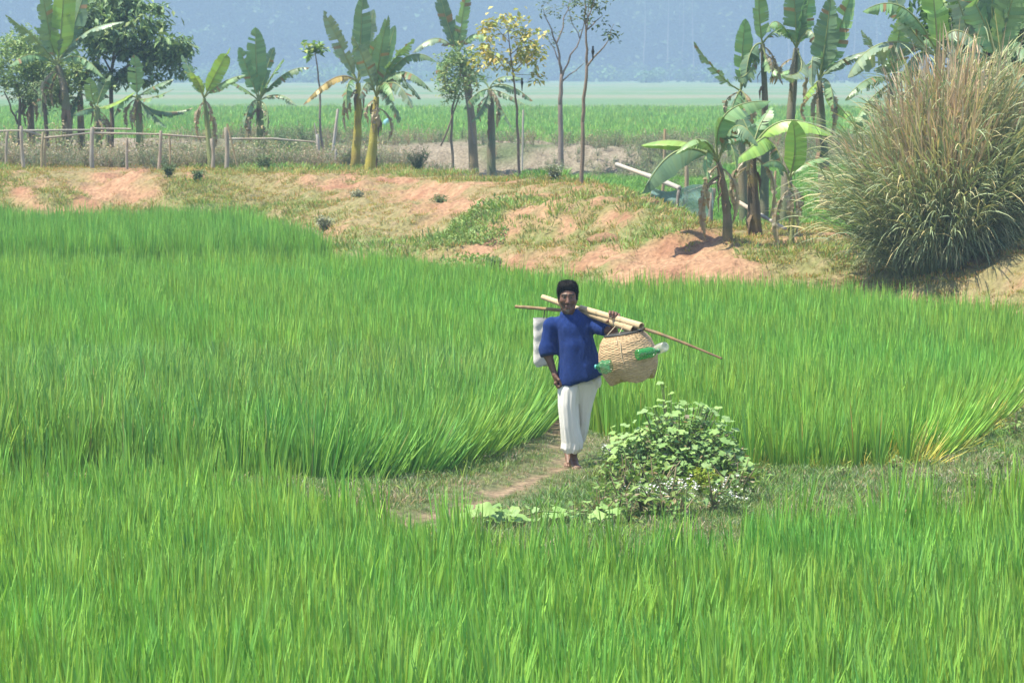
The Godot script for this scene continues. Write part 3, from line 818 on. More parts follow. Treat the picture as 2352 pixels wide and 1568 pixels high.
func tree(called: String, label: String, d: float, base: Vector2, stems: Array, wood: Color, thick: float, spots: Array, size: float, col: Color, odd: Color, odd_share: float, slim := 0.5, hang := 0.0, group := "trees on the banks") -> void:
	var b := at(base.x, base.y, d)
	b.y = minf(b.y, land(b.x, d))
	var root := thing(called, label, "tree", b, group)
	var sh := Shape.new()
	for s in stems:   # [x0, y0, x1, y1, thickness 0, thickness 1, toward us at the end]
		var p0 := at(s[0], s[1], d - s[7] if s.size() > 7 else d)
		var p1 := at(s[2], s[3], d - s[6])
		if s[0] == base.x and s[1] == base.y: p0 = b + Vector3.DOWN * 0.05
		limb(sh, p0 - b, p1 - b, thick * s[4], thick * s[5], vary(wood, 0.1), 0.022 if s[4] > 0.55 else 0.05)
	part("trunk", sh.done(), matt("bark", 0.85, 0.0, 0.3, 1.2, 8.0, 0.35), root)
	if spots.size():
		sh = Shape.new()
		crown(sh, spots, b, d, size, col, odd, odd_share, slim, hang)
		part("crown", sh.done(), matt("tree_leaf", 0.55, 0.5, 0.4), root)

func filled(cx: float, cy: float, rx: float, ry: float, n: int, r: float, each: int, deep := 1.2) -> Array:
	var out := []
	for k in n:
		var a := rng.randf() * TAU
		var q := sqrt(rng.randf())
		out.append([cx + cos(a) * rx * q, cy + sin(a) * ry * q, rng.randf_range(-deep, deep) * (1.1 - q * 0.7), r * rng.randf_range(0.6, 1.2), each])
	return out

func build_trees() -> void:
	rng.seed = 1200
	var wood := Color(0.32, 0.27, 0.21)
	var deep := Color(0.065, 0.135, 0.055)
	# the dark spreading tree
	var spots := filled(285, 60, 95, 75, 24, 0.36, 100) + filled(270, 0, 80, 25, 8, 0.36, 80) + filled(375, 95, 60, 50, 12, 0.3, 80) + filled(230, 60, 50, 60, 16, 0.4, 40) + filled(395, 130, 38, 45, 14, 0.28, 34) + filled(255, 170, 55, 22, 10, 0.25, 34) + filled(330, 170, 60, 20, 8, 0.22, 26)
	tree("spreading_tree", "dark broadleaf tree with a slender trunk and wide crown behind the fence", 85, Vector2(258, 300), [
		[258, 300, 254, 190, 1.0, 0.7, 0.0], [254, 190, 262, 60, 0.7, 0.25, 0.1], [255, 200, 330, 100, 0.45, 0.15, 0.6], [256, 170, 215, 90, 0.4, 0.15, -0.5], [262, 120, 380, 90, 0.35, 0.1, -0.4], [258, 150, 300, 40, 0.35, 0.1, 0.4]], wood * 0.7, 0.075,
		spots, 0.22, Color(0.135, 0.225, 0.11), Color(0.22, 0.33, 0.13), 0.4, 0.42, 0.4)
	# feathery pale trees at the edge
	spots = filled(42, 148, 88, 62, 64, 0.5, 80) + filled(150, 178, 62, 42, 34, 0.45, 66) + filled(100, 215, 70, 26, 18, 0.36, 60)
	tree("feathery_tree", "feathery grey green tree with several crooked thin stems behind the fence", 86, Vector2(35, 300), [
		[35, 300, 45, 225, 1.0, 0.7, 0.0], [45, 225, 20, 150, 0.6, 0.2, 0.3], [45, 225, 90, 160, 0.6, 0.2, -0.3], [38, 280, 8, 210, 0.5, 0.3, 0.4], [38, 285, 62, 190, 0.5, 0.2, -0.4], [75, 230, 150, 160, 0.4, 0.15, 0.2]], wood, 0.055,
		spots, 0.13, Color(0.20, 0.31, 0.12), Color(0.26, 0.36, 0.14), 0.4, 0.4)
	tree("leaning_tree", "crooked small tree with dark leaning trunk between the banana plants", 84.5, Vector2(118, 300), [
		[118, 300, 100, 230, 1.0, 0.7, 0.0], [100, 230, 130, 170, 0.6, 0.2, 0.3], [105, 245, 70, 195, 0.5, 0.2, 0.2]], wood * 0.8, 0.07,
		filled(110, 205, 45, 26, 16, 0.32, 50, 0.7), 0.10, Color(0.14, 0.21, 0.10), Color(0.19, 0.27, 0.11), 0.3, 0.4)
	# small tree with fine leaves before the flowering banana
	spots = filled(1060, 165, 48, 55, 26, 0.34, 60, 0.8) + filled(1040, 215, 30, 20, 6, 0.24, 34, 0.5)
	tree("slim_tree", "small fine leaved green tree with twin grey stems on the grey bank", 89, Vector2(1040, 345), [
		[1040, 345, 1038, 250, 0.9, 0.7, 0.0], [1038, 250, 1062, 140, 0.6, 0.2, 0.2], [1012, 335, 1056, 215, 0.6, 0.4, 0.1], [1090, 330, 1066, 200, 0.7, 0.4, -0.2]], wood, 0.05,
		spots, 0.12, Color(0.17, 0.27, 0.10), Color(0.28, 0.32, 0.11), 0.25, 0.5)
	# yellow leaved sapling
	spots = filled(1168, 95, 58, 62, 36, 0.24, 9, 0.6) + filled(1120, 130, 34, 26, 14, 0.18, 12, 0.5) + filled(1220, 120, 35, 40, 16, 0.18, 11, 0.5) + filled(1215, 75, 35, 12, 6, 0.16, 9, 0.4) + filled(1130, 55, 22, 18, 6, 0.16, 8, 0.3) + filled(1235, 170, 20, 15, 4, 0.15, 8, 0.3)
	tree("yellow_sapling", "slender sapling with sparse yellow green leaves rooted on the bank", 66.5, Vector2(1193, 415), [
		[1193, 415, 1188, 250, 1.0, 0.8, 0.0], [1188, 250, 1172, 120, 0.8, 0.4, 0.1], [1172, 120, 1160, 40, 0.4, 0.15, 0.2], [1178, 165, 1235, 110, 0.4, 0.12, 0.3], [1176, 150, 1120, 120, 0.35, 0.12, -0.2], [1172, 125, 1225, 75, 0.3, 0.1, 0.1], [1180, 170, 1235, 172, 0.25, 0.08, 0.3], [1168, 95, 1130, 50, 0.25, 0.08, -0.2]], Color(0.32, 0.25, 0.20), 0.033,
		spots, 0.14, Color(0.35, 0.39, 0.11), Color(0.46, 0.40, 0.14), 0.4, 0.55, 0.3)
	# two nearly bare trees
	spots = filled(1300, 20, 60, 30, 12, 0.2, 12, 0.6) + filled(1262, 90, 22, 30, 4, 0.15, 8, 0.3)
	tree("bare_tree", "nearly bare tree with a pale trunk forking into upswept branches", 92, Vector2(1287, 342), [
		[1287, 342, 1287, 240, 1.1, 0.85, 0.0], [1287, 240, 1290, 170, 0.85, 0.6, 0.0], [1290, 170, 1278, 100, 0.55, 0.3, 0.2], [1278, 100, 1248, 20, 0.3, 0.1, 0.3], [1278, 100, 1310, 0, 0.3, 0.1, -0.2], [1290, 180, 1332, 90, 0.4, 0.2, 0.3], [1332, 90, 1345, 10, 0.25, 0.08, 0.3], [1332, 90, 1300, 10, 0.2, 0.08, 0.1], [1288, 190, 1342, 145, 0.3, 0.1, -0.3], [1284, 140, 1258, 85, 0.25, 0.08, -0.1]], Color(0.36, 0.29, 0.24), 0.085,
		spots, 0.12, Color(0.10, 0.15, 0.07), Color(0.2, 0.2, 0.1), 0.2, 0.5)
	spots = filled(1355, 30, 42, 40, 16, 0.22, 13, 0.5) + filled(1408, 75, 12, 22, 4, 0.14, 9, 0.2)
	tree("bare_tree", "tall bare sapling with a thin straight trunk standing on the bank crest", 61, Vector2(1336, 424), [
		[1336, 424, 1338, 280, 1.0, 0.85, 0.0], [1338, 280, 1348, 150, 0.85, 0.65, 0.1], [1348, 150, 1346, 60, 0.65, 0.4, 0.1], [1346, 60, 1335, -40, 0.4, 0.2, 0.0], [1348, 153, 1396, 95, 0.45, 0.2, 0.3], [1396, 95, 1410, 55, 0.2, 0.08, 0.3], [1346, 70, 1385, 35, 0.35, 0.12, -0.2], [1346, 90, 1352, 0, 0.3, 0.1, 0.3], [1344, 55, 1372, -20, 0.3, 0.1, 0.2]], Color(0.38, 0.30, 0.23), 0.045,
		spots, 0.11, Color(0.09, 0.14, 0.07), Color(0.15, 0.2, 0.08), 0.2, 0.5)
	# thin sapling with a leaf tuft
	tree("tufted_sapling", "thin grey sapling with one tuft of bright leaves at its top", 82, Vector2(742, 325), [
		[742, 325, 735, 230, 0.9, 0.7, 0.0], [735, 230, 728, 150, 0.7, 0.5, 0.1], [728, 150, 722, 100, 0.5, 0.2, 0.1]], Color(0.36, 0.31, 0.27), 0.04,
		filled(718, 112, 20, 18, 10, 0.16, 10, 0.3), 0.2, Color(0.20, 0.34, 0.09), Color(0.3, 0.38, 0.12), 0.4, 0.6)
	# dark foliage over the reeds
	spots = filled(2290, 60, 110, 75, 30, 0.42, 70, 1.4) + filled(2180, 45, 60, 55, 20, 0.45, 40, 1.0) + filled(2340, 170, 50, 60, 14, 0.4, 40, 1.0)
	tree("dense_tree", "dense dark green tree crowded behind the reed clump", 62, Vector2(2310, 420), [
		[2310, 420, 2300, 200, 1.0, 0.7, 0.0], [2300, 200, 2240, 60, 0.6, 0.2, 0.3], [2300, 200, 2330, 40, 0.6, 0.2, -0.3], [2300, 240, 2190, 60, 0.4, 0.15, 0.2]], wood * 0.6, 0.11,
		spots, 0.24, Color(0.09, 0.17, 0.07), Color(0.19, 0.30, 0.09), 0.25, 0.4, 0.4)

func build_forest() -> void:
	# the far wood: one hazy mass, with the pale trunks along its edge standing free
	rng.seed = 1500
	var leafy := matt("far_leaf", 0.7, 0.4, 0.3)
	var sh := Shape.new()
	for k in 130:
		add_leaf(sh, Vector3(rng.randfn(), rng.randfn(), rng.randfn()) * 0.8, rng.randf_range(0.5, 1.1), vary(Color(0.07, 0.12, 0.05), 0.25), 0.6)
	var set_a: Array = scatter(1)[0]
	for k in 7600:
		var z := rng.randf_range(1104, 1180)
		var x := rng.randf_range(-245, 245)
		var low := 4.5 + 4.0 * coarse.get_noise_2d(x * 3.0, 0)
		var y := low + (38.0 - low) * pow(rng.randf(), 0.85)
		set_a[0].append(turned(Vector3(x, y - 4.2, -z), rng.randf_range(1.5, 3.6)))
		var g := coarse.get_noise_2d(x * 2.0, y * 5.0)
		set_a[1].append(vary(Color.WHITE * (1.0 + 0.9 * g), 0.25))
	for k in 1300:   # undergrowth
		set_a[0].append(turned(Vector3(rng.randf_range(-245, 245), rng.randf_range(-3.8, 0.5), -rng.randf_range(1090, 1150)), rng.randf_range(1.0, 2.2)))
		set_a[1].append(vary(Color(1.1, 1.2, 1.0), 0.25))
	for k in 700:   # bushes that stand out before it
		var z := rng.randf_range(900, 1100)
		var x := rng.randf_range(-230, 230)
		if coarse.get_noise_2d(x * 2.0, z * 2.0) < 0.0: continue
		set_a[0].append(turned(Vector3(x, land(x, z) + rng.randf_range(0.3, 1.6), -z), rng.randf_range(0.8, 2.0)))
		set_a[1].append(vary(Color(1.3, 1.5, 1.2), 0.25))
	var f := thing("far_wood", "blue hazy wood closing the view beyond the fields", "wood", Vector3(0, -4.2, -1104), "", "stuff")
	var mm := copies("foliage", sh.done(), leafy, f, set_a[0], set_a[1])
	mm.position = Vector3(0, 4.2, 1104)
	# trunks at its edge
	var bark := matt("pale_bark", 0.8, 0.0, 0.3)
	var first: Node3D = null
	for k in 34:
		var x := rng.randf_range(36, 120) if k % 3 != 0 else rng.randf_range(-165, 165)
		var where := Vector3(x, -4.15, -rng.randf_range(1085, 1120))
		var o: Node3D
		if first == null:
			o = Node3D.new()
			var t := Shape.new()
			limb(t, Vector3.ZERO, Vector3(0.3, 12, 0), 0.12, 0.08, Color(0.22, 0.21, 0.18), 0.01)
			limb(t, Vector3(0.3, 12, 0), Vector3(0.1, 18, 0), 0.08, 0.04, Color(0.22, 0.21, 0.18), 0.02)
			part("trunk", t.done(), bark, o)
			var cr := Shape.new()
			for q in 420:
				add_leaf(cr, Vector3(rng.randfn() * 1.1, 10.0 + rng.randf() * 9.0, rng.randfn() * 1.1), rng.randf_range(0.35, 0.8), vary(Color(0.09, 0.14, 0.07), 0.25), 0.4)
			part("crown", cr.done(), leafy, o)
			first = o
		else:
			o = first.duplicate()
		o.name = numbered("edge_tree")
		o.position = where
		o.rotation.y = rng.randf() * TAU
		o.scale = Vector3.ONE * rng.randf_range(1.5, 2.2)
		add_child(o)
		tag(o, "tall slim pale trunked tree along the edge of the far wood", "tree", "trees along the edge of the far wood")

# ---------------------------------------------------------------- reeds, bush, vines, flowers, shrubs
func build_reeds() -> void:
	rng.seed = 2100
	var b := at(2172, 650, 48.2)
	b.y = land(b.x, 48.2)
	var root := thing("reed_clump", "huge mounded clump of grey green reeds with dry pinkish stalks on the bank", "reeds", b)
	var leaf := matt("reed_leaf", 0.6, 0.45, 0.4)
	# leaning culms, each with leaves that arch off it and hang
	var sh := Shape.new()
	var dry := Shape.new()
	for k in 1500:
		var a := rng.randf() * TAU
		var r := sqrt(rng.randf())
		var o := Vector3(cos(a), 0, sin(a))
		var foot := o * r * Vector3(0.85, 0, 0.6)
		foot.y = land(b.x + foot.x, -(b.z + foot.z)) - b.y - 0.05
		var lean := clampf(0.06 + 0.80 * r * r * rng.randf_range(0.4, 1.15), 0.0, 1.0)
		var l := rng.randf_range(2.3, 3.2) * (1.0 - 0.45 * r * r)
		var out := o * sin(lean) + Vector3(rng.randf_range(-0.10, 0.24), 0, rng.randf_range(-0.12, 0.12))
		var pts := []
		for s in 6:
			var t := s / 5.0
			pts.append(foot + out * l * (0.6 * t + 0.4 * t * t) + Vector3.UP * l * (cos(lean) * t - 0.12 * lean * t * t))
		var withered := lean < 0.4 and rng.randf() < (0.55 if o.x * r < 0.1 else 0.25)
		var into := dry if withered else sh
		var cc := Color(0.56, 0.41, 0.30) if withered else Color(0.28, 0.31, 0.17)
		var w := 0.014
		into.ribbon(pts, [w, w, w, w * 0.8, w * 0.6, 0.0], Vector3.RIGHT.rotated(Vector3.UP, rng.randf_range(-1.2, 1.2)), vary(cc, 0.2))
		for q in (9 if withered else 11):
			var t := rng.randf_range(0.45 if withered else 0.12, 1.0)
			var i := mini(int(t * 5), 4)
			var p: Vector3 = (pts[i] as Vector3).lerp(pts[i + 1], t * 5 - i)
			var up: Vector3 = (pts[i + 1] - pts[i]).normalized()
			var dir := (up * rng.randf_range(0.5, 1.3) + o * rng.randf_range(0.0, 0.8) + Vector3(rng.randf_range(-0.5, 0.5), rng.randf_range(0.0, 0.3), rng.randf_range(-0.5, 0.5))).normalized()
			var ll := rng.randf_range(0.5, 1.1) * (1.0 - 0.25 * r)
			var fall := rng.randf_range(0.15, 0.7) + (0.35 if t < 0.45 else 0.0)
			if withered:
				dir = (up * 1.5 + Vector3(rng.randf_range(-0.35, 0.35), 0, rng.randf_range(-0.35, 0.35))).normalized()
				ll *= 0.7
				fall *= 0.5
			var arc := []
			for s in 5:
				var z := s / 4.0
				arc.append(p + dir * ll * z + Vector3.DOWN * ll * fall * z * z)
			if arc[4].y < -0.25: continue
			var lw := rng.randf_range(0.012, 0.021)
			var lc := Color(0.27, 0.33, 0.18)
			if withered: lc = Color(0.60, 0.45, 0.33) if rng.randf() < 0.65 else Color(0.56, 0.48, 0.27)
			elif rng.randf() < 0.26: lc = Color(0.45, 0.42, 0.23)
			var side := dir.cross(Vector3.UP).rotated(dir, rng.randf_range(-1.0, 1.0))
			if side.length() < 0.1: side = Vector3.RIGHT
			into.ribbon(arc, [lw * 0.7, lw, lw, lw * 0.7, 0.0], side.normalized(), vary(lc, 0.25))
	for k in 30:   # a few long plumes above the rest
		var foot := Vector3(rng.randf_range(-0.5, 0.6), 0.5, rng.randf_range(-0.3, 0.4))
		var top := foot + Vector3(foot.x * 0.6 + rng.randf_range(-0.1, 0.5), rng.randf_range(2.2, 2.9), rng.randf_range(-0.2, 0.3))
		dry.ribbon([foot, foot.lerp(top, 0.5) + Vector3(-0.05, 0, 0), foot.lerp(top, 0.85), top], [0.008, 0.008, 0.02, 0.0], Vector3.RIGHT, vary(Color(0.48, 0.37, 0.24), 0.2))
	part("blades", sh.done(), leaf, root)
	part("dry_stalks", dry.done(), leaf, root)

# a lobed, slightly cupped leaf lying about the origin, its stalk end at the origin, pointing along +z, facing up
func lobed_leaf(s: float, lobes: int, depth: float, col: Color) -> ArrayMesh:
	var sh := Shape.new()
	var n := lobes * 6
	var mid := sh.vert(Vector3(0, -0.05 * s, s * 0.75), col)
	var ring := []
	for k in n:
		var a := TAU * k / n
		var r := s * (1.0 - depth * 0.5 + depth * 0.5 * cos(a * lobes)) * rng.randf_range(0.93, 1.05)
		var notch := 0.55 if absf(a - PI) < 0.3 else 1.0
		ring.append(sh.vert(Vector3(sin(a) * r, s * (0.09 * sin(a * 3.0 + 1.0) + rng.randf_range(-0.05, 0.05)) - 0.10 * s * absf(sin(a)), s * 0.75 + cos(a) * r * notch), col))
	for k in n:
		sh.tri(mid, ring[k], ring[(k + 1) % n])
	return sh.done()

func facing(p: Vector3, normal: Vector3, s: float) -> Transform3D:
	var y := normal.normalized()
	var x := y.cross(Vector3(rng.randf_range(-1, 1), 0.1, rng.randf_range(-1, 1))).normalized()
	return Transform3D(Basis(x, y, x.cross(y)).scaled(Vector3.ONE * s), p)

func build_bush() -> void:
	rng.seed = 2300
	var leaf := matt("vine_leaf", 0.55, 0.55, 0.4)
	var tones := [Color(0.24, 0.40, 0.12), Color(0.29, 0.45, 0.14), Color(0.19, 0.33, 0.10), Color(0.25, 0.39, 0.15)]
	var kinds := []
	for k in 8: kinds.append(lobed_leaf(1.0, 5, 0.15, tones[k % 4]))
	var b := on(1560, 1105)
	var root := thing("leafy_bush", "rounded bush of broad lobed pale green leaves beside the barefoot man", "bush", b)
	var stems := Shape.new()
	var filler := Shape.new()
	var n := 0
	while n < 290:
		# a heap 1.3 m wide, higher in its middle and falling to the water side
		var u := rng.randf_range(-0.64, 0.62)
		var w := rng.randf_range(-0.42, 0.52)
		var q := (u / 0.68) * (u / 0.68) + (w / 0.56) * (w / 0.56)
		if q > 1.0: continue
		var h := (0.55 + 0.5 * coarse.get_noise_2d(u * 160.0, w * 160.0) + 0.05 * exp(-pow((u + 0.10) / 0.12, 2.0))) * pow(1.0 - q, 0.45) + 0.06
		if u > 0.2: h *= 1.0 - 0.25 * (u - 0.2)
		var p := Vector3(u, h * rng.randf_range(0.78, 1.06), w)
		var nn := Vector3(u * 0.7 + rng.randf_range(-0.45, 0.35), 1.0, w * 0.7 + rng.randf_range(-0.25, 0.6))
		var o := part("leaf", kinds[rng.randi() % 8], leaf, root)
		o.transform = facing(p, nn, rng.randf_range(0.022, 0.05))
		if n % 4 == 0 or p.y > 0.62:
			var foot := Vector3(u * 0.3, 0.0, w * 0.3)
			stems.tube([foot, foot.lerp(p, 0.55) + Vector3(0, 0.06, 0), p], [0.006, 0.005, 0.003], Color(0.17, 0.2, 0.09), 4)
		n += 1
	for k in 3800:   # the small leaves in its depth and about its skirt
		var a := rng.randf() * TAU
		var q := sqrt(rng.randf())
		var p := Vector3(cos(a) * 0.66 * q, 0, sin(a) * 0.58 * q)
		p.y = 0.60 * pow(1.0 - q * q * 0.98, 0.62) * rng.randf_range(0.1, 1.0)
		add_leaf(filler, p, rng.randf_range(0.025, 0.07), vary(Color(0.17, 0.29, 0.09) if rng.randf() < 0.88 else Color(0.22, 0.18, 0.1), 0.3), 0.7)
	for k in 520:
		var p := Vector3(rng.randf_range(-0.66, 0.55), 0, rng.randf_range(0.2, 0.85))
		p.y = rng.randf_range(0.02, 0.34) * (1.0 - absf(p.x) * 0.6)
		add_leaf(filler, p, rng.randf_range(0.03, 0.06), vary(Color(0.15, 0.27, 0.07), 0.3), 0.45)
	part("stems", stems.done(), leaf, root)
	part("undergrowth_leaves", filler.done(), leaf, root).set_meta("kind", "stuff")

	# creeping gourd vine on the near slope of the bund
	var v := on(1215, 1200)
	var vine := thing("gourd_vine", "creeping vine with big pale leaves on the bund before the path", "vine", v)
	var runner := Shape.new()
	runner.tube([Vector3(-0.42, 0.01, 0.1), Vector3(-0.2, 0.03, 0.15), Vector3(0.1, 0.1, 0.05), Vector3(0.55, 0.08, 0.12)], [0.006, 0.007, 0.007, 0.005], Color(0.2, 0.28, 0.1), 5)
	for k in 44:
		var p := Vector3(rng.randf_range(-0.52, 0.75), 0, rng.randf_range(-0.22, 0.38))
		var big := rng.randf() < 0.3
		p.y = land(v.x + p.x, -(v.z + p.z)) + rng.randf_range(0.05, 0.17)
		var o := part("leaf", kinds[rng.randi() % 8], leaf, vine)
		o.transform = facing(p, Vector3(rng.randf_range(-0.5, 0.5), 1, rng.randf_range(-0.1, 0.8)), rng.randf_range(0.06, 0.095) if big else rng.randf_range(0.025, 0.05))
		runner.tube([p - Vector3(0, p.y - land(v.x + p.x, -(v.z + p.z)), 0), p], [0.004, 0.003], Color(0.2, 0.28, 0.1), 4)
	part("stem", runner.done(), leaf, vine)

	# white flowering herbs
	var small := matt("herb_leaf", 0.55, 0.5, 0.4)
	var petal := matt("petal", 0.7, 0.4, 0.3)
	for h in [[1590, 1178, 15, 0.85, 0.2, "dense patch of small white flowers at the rice edge below the bush"], [1418, 1075, 13, 0.30, 0.16, "low cluster of white flower spikes beside the man's bare foot"], [1470, 1148, 5, 0.35, 0.12, "few scattered white flowers in the weeds before the bush"]]:
		var p := on(h[0], h[1])
		var herb := thing("white_flower_herb", h[5], "flowers", p, "white flowering herbs on the bund")
		var lf := Shape.new()
		var fl := Shape.new()
		var st := Shape.new()
		for k in int(h[2] * 3):
			var f := Vector3(rng.randf_range(-h[3], h[3]) * 0.5, 0, rng.randf_range(-0.26, 0.26))
			f.y = land(p.x + f.x, -(p.z + f.z)) - p.y
			var top := f + Vector3(rng.randf_range(-0.05, 0.05), h[4] * rng.randf_range(0.7, 1.6), rng.randf_range(-0.05, 0.05))
			st.tube([f, top], [0.003, 0.002], Color(0.2, 0.28, 0.12), 3)
			for q in 11: add_leaf(lf, f.lerp(top, rng.randf_range(0.1, 0.95)) + Vector3(rng.randf_range(-0.03, 0.03), 0, rng.randf_range(-0.03, 0.03)), rng.randf_range(0.03, 0.055), vary(Color(0.16, 0.25, 0.10), 0.25), 0.35)
			for q in 3: # each bell: a small cone of petals
				var c := f.lerp(top, rng.randf_range(0.75, 1.02)) + Vector3(rng.randf_range(-0.02, 0.02), 0, rng.randf_range(-0.02, 0.025))
				for w in 4:
					var dir := Vector3(cos(w * PI / 2), rng.randf_range(-0.9, 0.5), sin(w * PI / 2))
					add_leaf(fl, c, rng.randf_range(0.011, 0.019), vary(Color(0.80, 0.80, 0.83), 0.05), 0.8, dir)
		part("stems", st.done(), small, herb)
		part("leaves", lf.done(), small, herb)
		part("flowers", fl.done(), petal, herb)
	# yellow green herb in the skirt of the bush
	var yh := on(1612, 1140)
	var herb := thing("yellow_green_herb", "feathery yellow green herb at the foot of the leafy bush", "herb", yh)
	part("leaves", weed(2350, 260, 0.26, 0.045, Color(0.27, 0.40, 0.05), Color(0.32, 0.36, 0.05), 0.3).done(), small, herb)
	# leafy weeds along the bunds
	rng.seed = 2400
	var wm := []
	for k in 3: wm.append(weed(2360 + k, 60, 0.17, 0.045, Color(0.17, 0.28, 0.08), Color(0.28, 0.24, 0.14), 0.15).done())
	for w in [[1940, 1098, 0.9], [2055, 1085, 1.1], [2330, 1010, 1.7], [2300, 1085, 1.2], [2345, 930, 2.0], [1250, 985, 1.2], [1205, 1010, 1.0], [1268, 950, 1.3], [1120, 1062, 0.8], [985, 1100, 0.7], [1420, 1180, 0.9], [1350, 1170, 0.8], [1395, 1150, 0.8], [2240, 1120, 1.0], [2150, 1110, 0.8], [1760, 1095, 0.9], [1840, 1110, 0.7], [880, 1128, 0.7], [1450, 1205, 1.0], [1480, 1120, 1.2], [1505, 1150, 1.5], [1540, 1165, 1.3], [1440, 1130, 1.3], [1425, 1160, 1.2], [1475, 1185, 1.2], [1520, 1190, 1.2], [1640, 1175, 1.3], [1690, 1150, 1.3], [1400, 1110, 1.1], [1460, 1098, 1.3], [1380, 1190, 1.0], [1560, 1200, 1.1], [1700, 1120, 1.2], [1330, 1190, 0.9]]:
		var p := on(w[0], w[1])
		p.y = land(p.x, -p.z) - 0.01
		var o := thing("leafy_weed", "low leafy green weed growing in the grass of the bund", "weed", p, "leafy weeds along the bunds")
		var l := part("leaves", wm[rng.randi() % 3], small, o)
		l.scale = Vector3.ONE * (w[2] * (1.7 if w[1] > 1095 and w[0] > 1370 and w[0] < 1710 else 1.0))
		l.rotation.y = rng.randf() * TAU
	# shrubs on the earth bank
	for s in [[388, 440, 72.0, 0.5, 0], [455, 448, 71.5, 0.45, 0], [744, 488, 63.5, 0.5, 1], [716, 506, 62.5, 0.55, 1], [672, 508, 63.5, 0.4, 1], [605, 388, 75.5, 0.75, 0], [1275, 416, 63.5, 0.55, 1], [1075, 500, 57.0, 0.75, 2], [1045, 560, 54.5, 0.8, 2], [905, 570, 55.5, 0.7, 2], [965, 580, 54.6, 0.6, 2], [1135, 550, 53.6, 0.4, 0], [1105, 470, 59.0, 0.7, 2], [820, 440, 66.5, 0.4, 1], [1010, 448, 64.0, 0.5, 0], [960, 395, 74.5, 0.9, 0], [1020, 402, 77.0, 0.8, 0], [660, 372, 79.0, 0.9, 2], [1500, 1 + 400, 70.0, 0.5, 0]]:
		var p := at(s[0], s[1], s[2])
		p.y = land(p.x, s[2]) - 0.03
		var tone: Color = [Color(0.14, 0.21, 0.09), Color(0.28, 0.31, 0.22), Color(0.21, 0.32, 0.09)][s[4]]
		var o := thing("bank_shrub", ["small dark green shrub on the earth bank", "small ashy grey green shrub on the earth bank", "low spreading fresh green shrub on the earth bank"][s[4]], "shrub", p, ["dark shrubs on the bank", "ashy shrubs on the bank", "fresh green shrubs on the bank"][s[4]])
		if s[4] == 2:
			var low := Shape.new()
			for k in 900:
				var a := rng.randf() * TAU
				var q := sqrt(rng.randf())
				var u: Vector3 = Vector3(cos(a) * 0.95 * q, 0, sin(a) * 0.8 * q) * s[3]
				u.y = land(p.x + u.x, -(p.z + u.z)) - p.y + 0.42 * s[3] * (1.0 - q * q) * rng.randf_range(0.3, 1.1)
				add_leaf(low, u, rng.randf_range(0.05, 0.12), vary(tone, 0.28), 0.35, Vector3(rng.randf_range(-1, 1), rng.randf_range(0.1, 1.2), rng.randf_range(-1, 1)))
			part("leaves", low.done(), small, o)
			continue
		part("leaves", weed(2500 + int(s[0]), 420, s[3] * 0.7, 0.06, tone, tone * 0.8, 0.3).done(), small, o)

# ---------------------------------------------------------------- fences, poles, net, clods
func pole(a: Vector3, b: Vector3, r0: float, r1: float, col: Color) -> ArrayMesh:
	var sh := Shape.new()
	var pts := []
	var radii := []
	var cols := []
	var o := Vector3(rng.randf_range(-1, 1), 0, rng.randf_range(-1, 1)) * r0 * 0.8
	for k in 7:
		var t := k / 6.0
		pts.append(a.lerp(b, t) + o * sin(PI * t)); radii.append(lerpf(r0, r1, t) * rng.randf_range(0.88, 1.12)); cols.append(vary(col, 0.16))
	sh.tube(pts, radii, col, 7, 0.06, cols)
	return sh.done()

